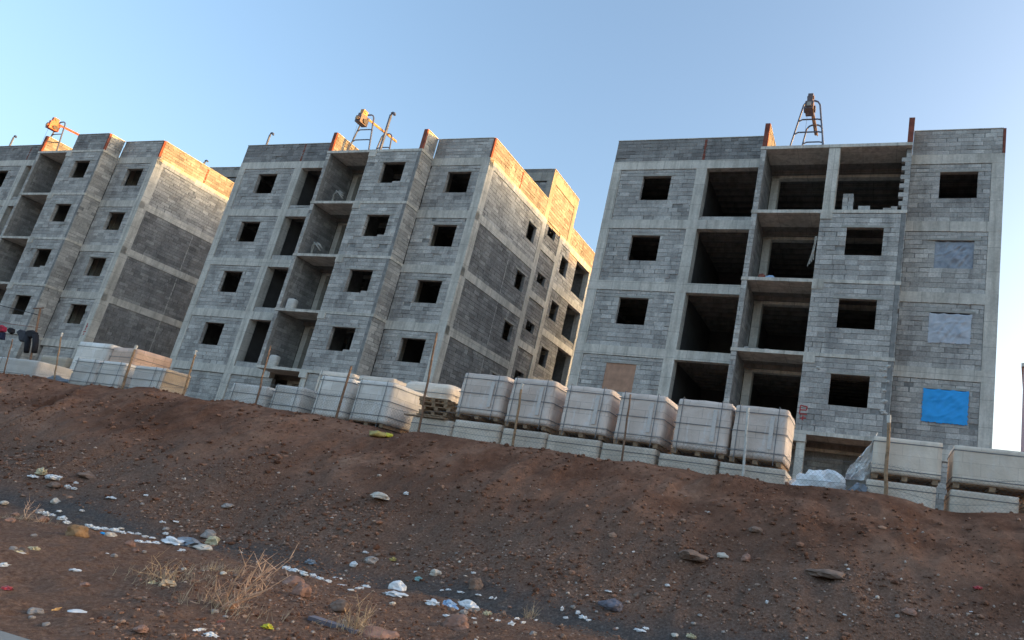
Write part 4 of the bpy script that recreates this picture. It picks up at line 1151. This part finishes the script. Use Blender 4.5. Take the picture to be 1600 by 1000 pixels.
# dark plank lying near the small tuft
s0 = spot(485, 968); s1 = spot(560, 992)
pl = MB(); a, b_ = Vector(s0[:3]), Vector(s1[:3]); dv = (b_ - a).normalized(); sd = dv.cross(Vector((0, 0, 1))).normalized() * .035
up = Vector((0, 0, .03))
pl.corners([a - sd, b_ - sd, b_ + sd, a + sd, a - sd + up, b_ - sd + up, b_ + sd + up, a + sd + up])
tag(pl.build('plank', M['stone_blue'], None, None, T), 'dark narrow plank lying by the small dry tuft', 'plank')

# ---------------------------------------------------------------- dry plants
def twigs(name, px, py, tips, label, mat, r=.009, fine=60, spread=.5, finemat=None):
    s, t, z, dep = spot(px, py); k = dep / F
    o = thing(name, label, 'dry plant', W(s, t, z), T)
    mb = MB()
    base = Vector((0, 0, -.03))
    for tx, ty in tips:
        dx = (tx - px) * k; dz = (py - ty) * k
        # undo the roll of the photograph for real heights
        x = dx * c_ + -dz * s_ * -1 * -1; zz = dz * c_ + dx * s_ * -1 * -1
        x = dx * c_ - dz * s_; zz = dz * c_ + dx * s_
        tip = Vector((x * 1.02, U(-.2, .2), max(.02, zz)))
        mid = base.lerp(tip, .5) + Vector((U(-.03, .03), U(-.03, .03), U(-.02, .03)))
        mb.tube([base + Vector((U(-.05, .05), U(-.05, .05), 0)), mid, tip], r, 5, 0, r * .3)
        for q in range(4):
            f = U(.4, .95); st = base.lerp(tip, f); e = st + Vector((U(-.10, .14), U(-.1, .1), U(.0, .14)))
            mb.tube([st, e], r * .45, 4, 0, r * .15)
    mb.build('stems', M[mat], o)
    if fine:
        g2 = MB()
        for q in range(fine):
            a = U(0, 6.28); rr_ = U(0, spread); b0 = Vector((rr_ * math.cos(a), rr_ * math.sin(a) * .6, 0))
            b0.z = height(s + b0.x, t + b0.y) - z - .01
            h_ = U(.03, .14); e = b0 + Vector((U(-.08, .08), U(-.08, .08), h_)); w = .004
            g2.add([b0 - Vector((w, 0, 0)), b0 + Vector((w, 0, 0)), e], [(0, 1, 2)])
        tag(g2.build('grass_blades', M[finemat or 'straw'], o), kind='stuff')
    return o
twigs('dry_shrub', 352, 948, [(420, 866), (456, 872), (440, 890), (437, 918), (433, 926), (396, 885), (385, 905), (365, 900), (312, 952), (330, 940), (410, 880), (448, 880), (421, 945), (340, 925), (402, 868), (430, 900), (320, 945)], 'large pinkish dry shrub of bare twigs leaning right', 'twig', .008, 150, .5)
twigs('dry_grass', 555, 985, [(570, 930), (583, 955), (548, 950), (592, 958), (540, 985), (492, 988), (575, 965), (560, 950), (550, 965), (600, 970)], 'small pale dry tuft at the bottom near the dark plank', 'straw', .006, 160, .25)
twigs('dry_grass', 262, 905, [(275, 880), (250, 885), (300, 890), (290, 885), (245, 895), (270, 870)], 'thin dry grass patch left of the big dry shrub', 'straw', .004, 150, .5)
twigs('dry_grass', 825, 965, [(815, 950), (822, 948), (830, 955), (835, 962), (812, 960)], 'tiny dry tuft beside white crumbs, lower middle', 'straw', .004, 60, .1)
twigs('dry_grass', 40, 812, [(10, 780), (0, 790), (25, 790), (55, 820), (15, 800)], 'dry stalks on the near bank at the left edge', 'twig', .005, 120, .5)
twigs('dry_grass', 340, 893, [(345, 888), (352, 890), (335, 888)], 'low yellowish dry grass above the big shrub', 'straw', .004, 100, .25)

# ---------------------------------------------------------------- gravel as one mass
ico = [(0, 0, 1), (.894, 0, .447), (.276, .851, .447), (-.724, .526, .447), (-.724, -.526, .447), (.276, -.851, .447), (.724, .526, -.447), (-.276, .851, -.447), (-.894, 0, -.447), (-.276, -.851, -.447), (.724, -.526, -.447), (0, 0, -1)]
icof = [(0, 1, 2), (0, 2, 3), (0, 3, 4), (0, 4, 5), (0, 5, 1), (1, 6, 2), (2, 7, 3), (3, 8, 4), (4, 9, 5), (5, 10, 1), (6, 7, 2), (7, 8, 3), (8, 9, 4), (9, 10, 5), (10, 6, 1), (11, 7, 6), (11, 8, 7), (11, 9, 8), (11, 10, 9), (11, 6, 10)]
gv, gf, gmi = [], [], []
rr = random.Random(5)
def pebble(s, t, r, crumb=False):
    z = height(s, t); n = len(gv)
    sx, sy, sz = r * rr.uniform(.7, 1.4), r * rr.uniform(.6, 1.2), r * rr.uniform(.4, .9)
    a = rr.uniform(0, 6.28); ca, sa = math.cos(a), math.sin(a)
    for x, y, q in ico:
        j = rr.uniform(.75, 1.2); x *= sx * j; y *= sy * j
        gv.append((s + x * ca - y * sa, t + x * sa + y * ca, z + q * sz * j + sz * .25))
    gf.extend(tuple(n + i for i in f) for f in icof); gmi.extend([1 if crumb else 0] * 20)
cnt = 0
while cnt < 15000:      # lower bank
    s = rr.uniform(-20, 4.5); t = rr.triangular(7.9, 11.2, 8.3)
    if t > 9.6 and rr.random() < .5: continue
    den = .5 + .9 * noise.noise(Vector((s * .5, t * .8, 12)))
    if rr.random() > den + .15: continue
    if s < -12 and t > 9.2: continue
    pebble(s, t, .006 + .026 * rr.random() ** 3.6); cnt += 1
cnt = 0
while cnt < 10000:      # small crumbs of soil all over the bank, thicker in patches
    s = rr.uniform(-24, 4.5); t = rr.uniform(7.8, 11.75)
    den = .35 + 1.1 * noise.noise(Vector((s * .8, t * 1.1, 40)))
    if rr.random() > den * (1 if t < 10 else .6): continue
    pebble(s, t, .006 + .020 * rr.random() ** 2.5, crumb=True); cnt += 1
cnt = 0
while cnt < 1500:       # clods, half sunk
    s = rr.uniform(-24, 4.5); t = rr.uniform(7.9, 11.7)
    if rr.random() > .3 + 1.1 * noise.noise(Vector((s * .5, t * 1.3, 60))): continue
    pebble(s, t, .025 + .035 * rr.random() ** 2, crumb=True); cnt += 1
cnt = 0
while cnt < 15000:      # near ground
    s = rr.uniform(-13, -.5); t = rr.uniform(2.9, 7.5)
    if s < -1.15 * t - 1 or s > .1 * t: continue
    den = .45 + .9 * noise.noise(Vector((s * .7, t * .9, 21)))
    if rr.random() > den + .2: continue
    pebble(s, t, .004 + .015 * rr.random() ** 3, crumb=rr.random() < .5); cnt += 1
gm = MB(); gm.v = gv; gm.f = gf; gm.mi = gmi
tag(gm.build('gravel', [M['gravel'], M['crumb']], None, None, T), kind='stuff')

# ---------------------------------------------------------------- light
SUN_EL = math.radians(6.4)
az = T + math.radians(26)            # from +X, counter-clockwise
sd = Vector((math.cos(az) * math.cos(SUN_EL), math.sin(az) * math.cos(SUN_EL), math.sin(SUN_EL)))
sun_d = bpy.data.lights.new('sun', 'SUN'); sun_d.energy = 2.0; sun_d.angle = math.radians(.5); sun_d.color = (1.0, .42, .04)
sun = bpy.data.objects.new('sun', sun_d); COL.objects.link(sun)
sun.rotation_euler = sd.to_track_quat('Z', 'Y').to_euler()
w = bpy.data.worlds.new('World'); scene.world = w; w.use_nodes = True
nt = w.node_tree
sky = nt.nodes.new('ShaderNodeTexSky'); sky.sky_type = 'NISHITA'; sky.sun_disc = False
sky.sun_elevation = SUN_EL
sky.sun_rotation = math.pi / 2 - az          # clockwise from +Y
sky.altitude = 300; sky.air_density = 1.0; sky.dust_density = 7.5; sky.ozone_density = 1.6
bg = nt.nodes['Background']; nt.links.new(sky.outputs[0], bg.inputs[0]); bg.inputs[1].default_value = .15
scene.view_settings.view_transform = 'Standard'; scene.view_settings.look = 'None'
scene.view_settings.exposure = 2.36; scene.view_settings.gamma = 1
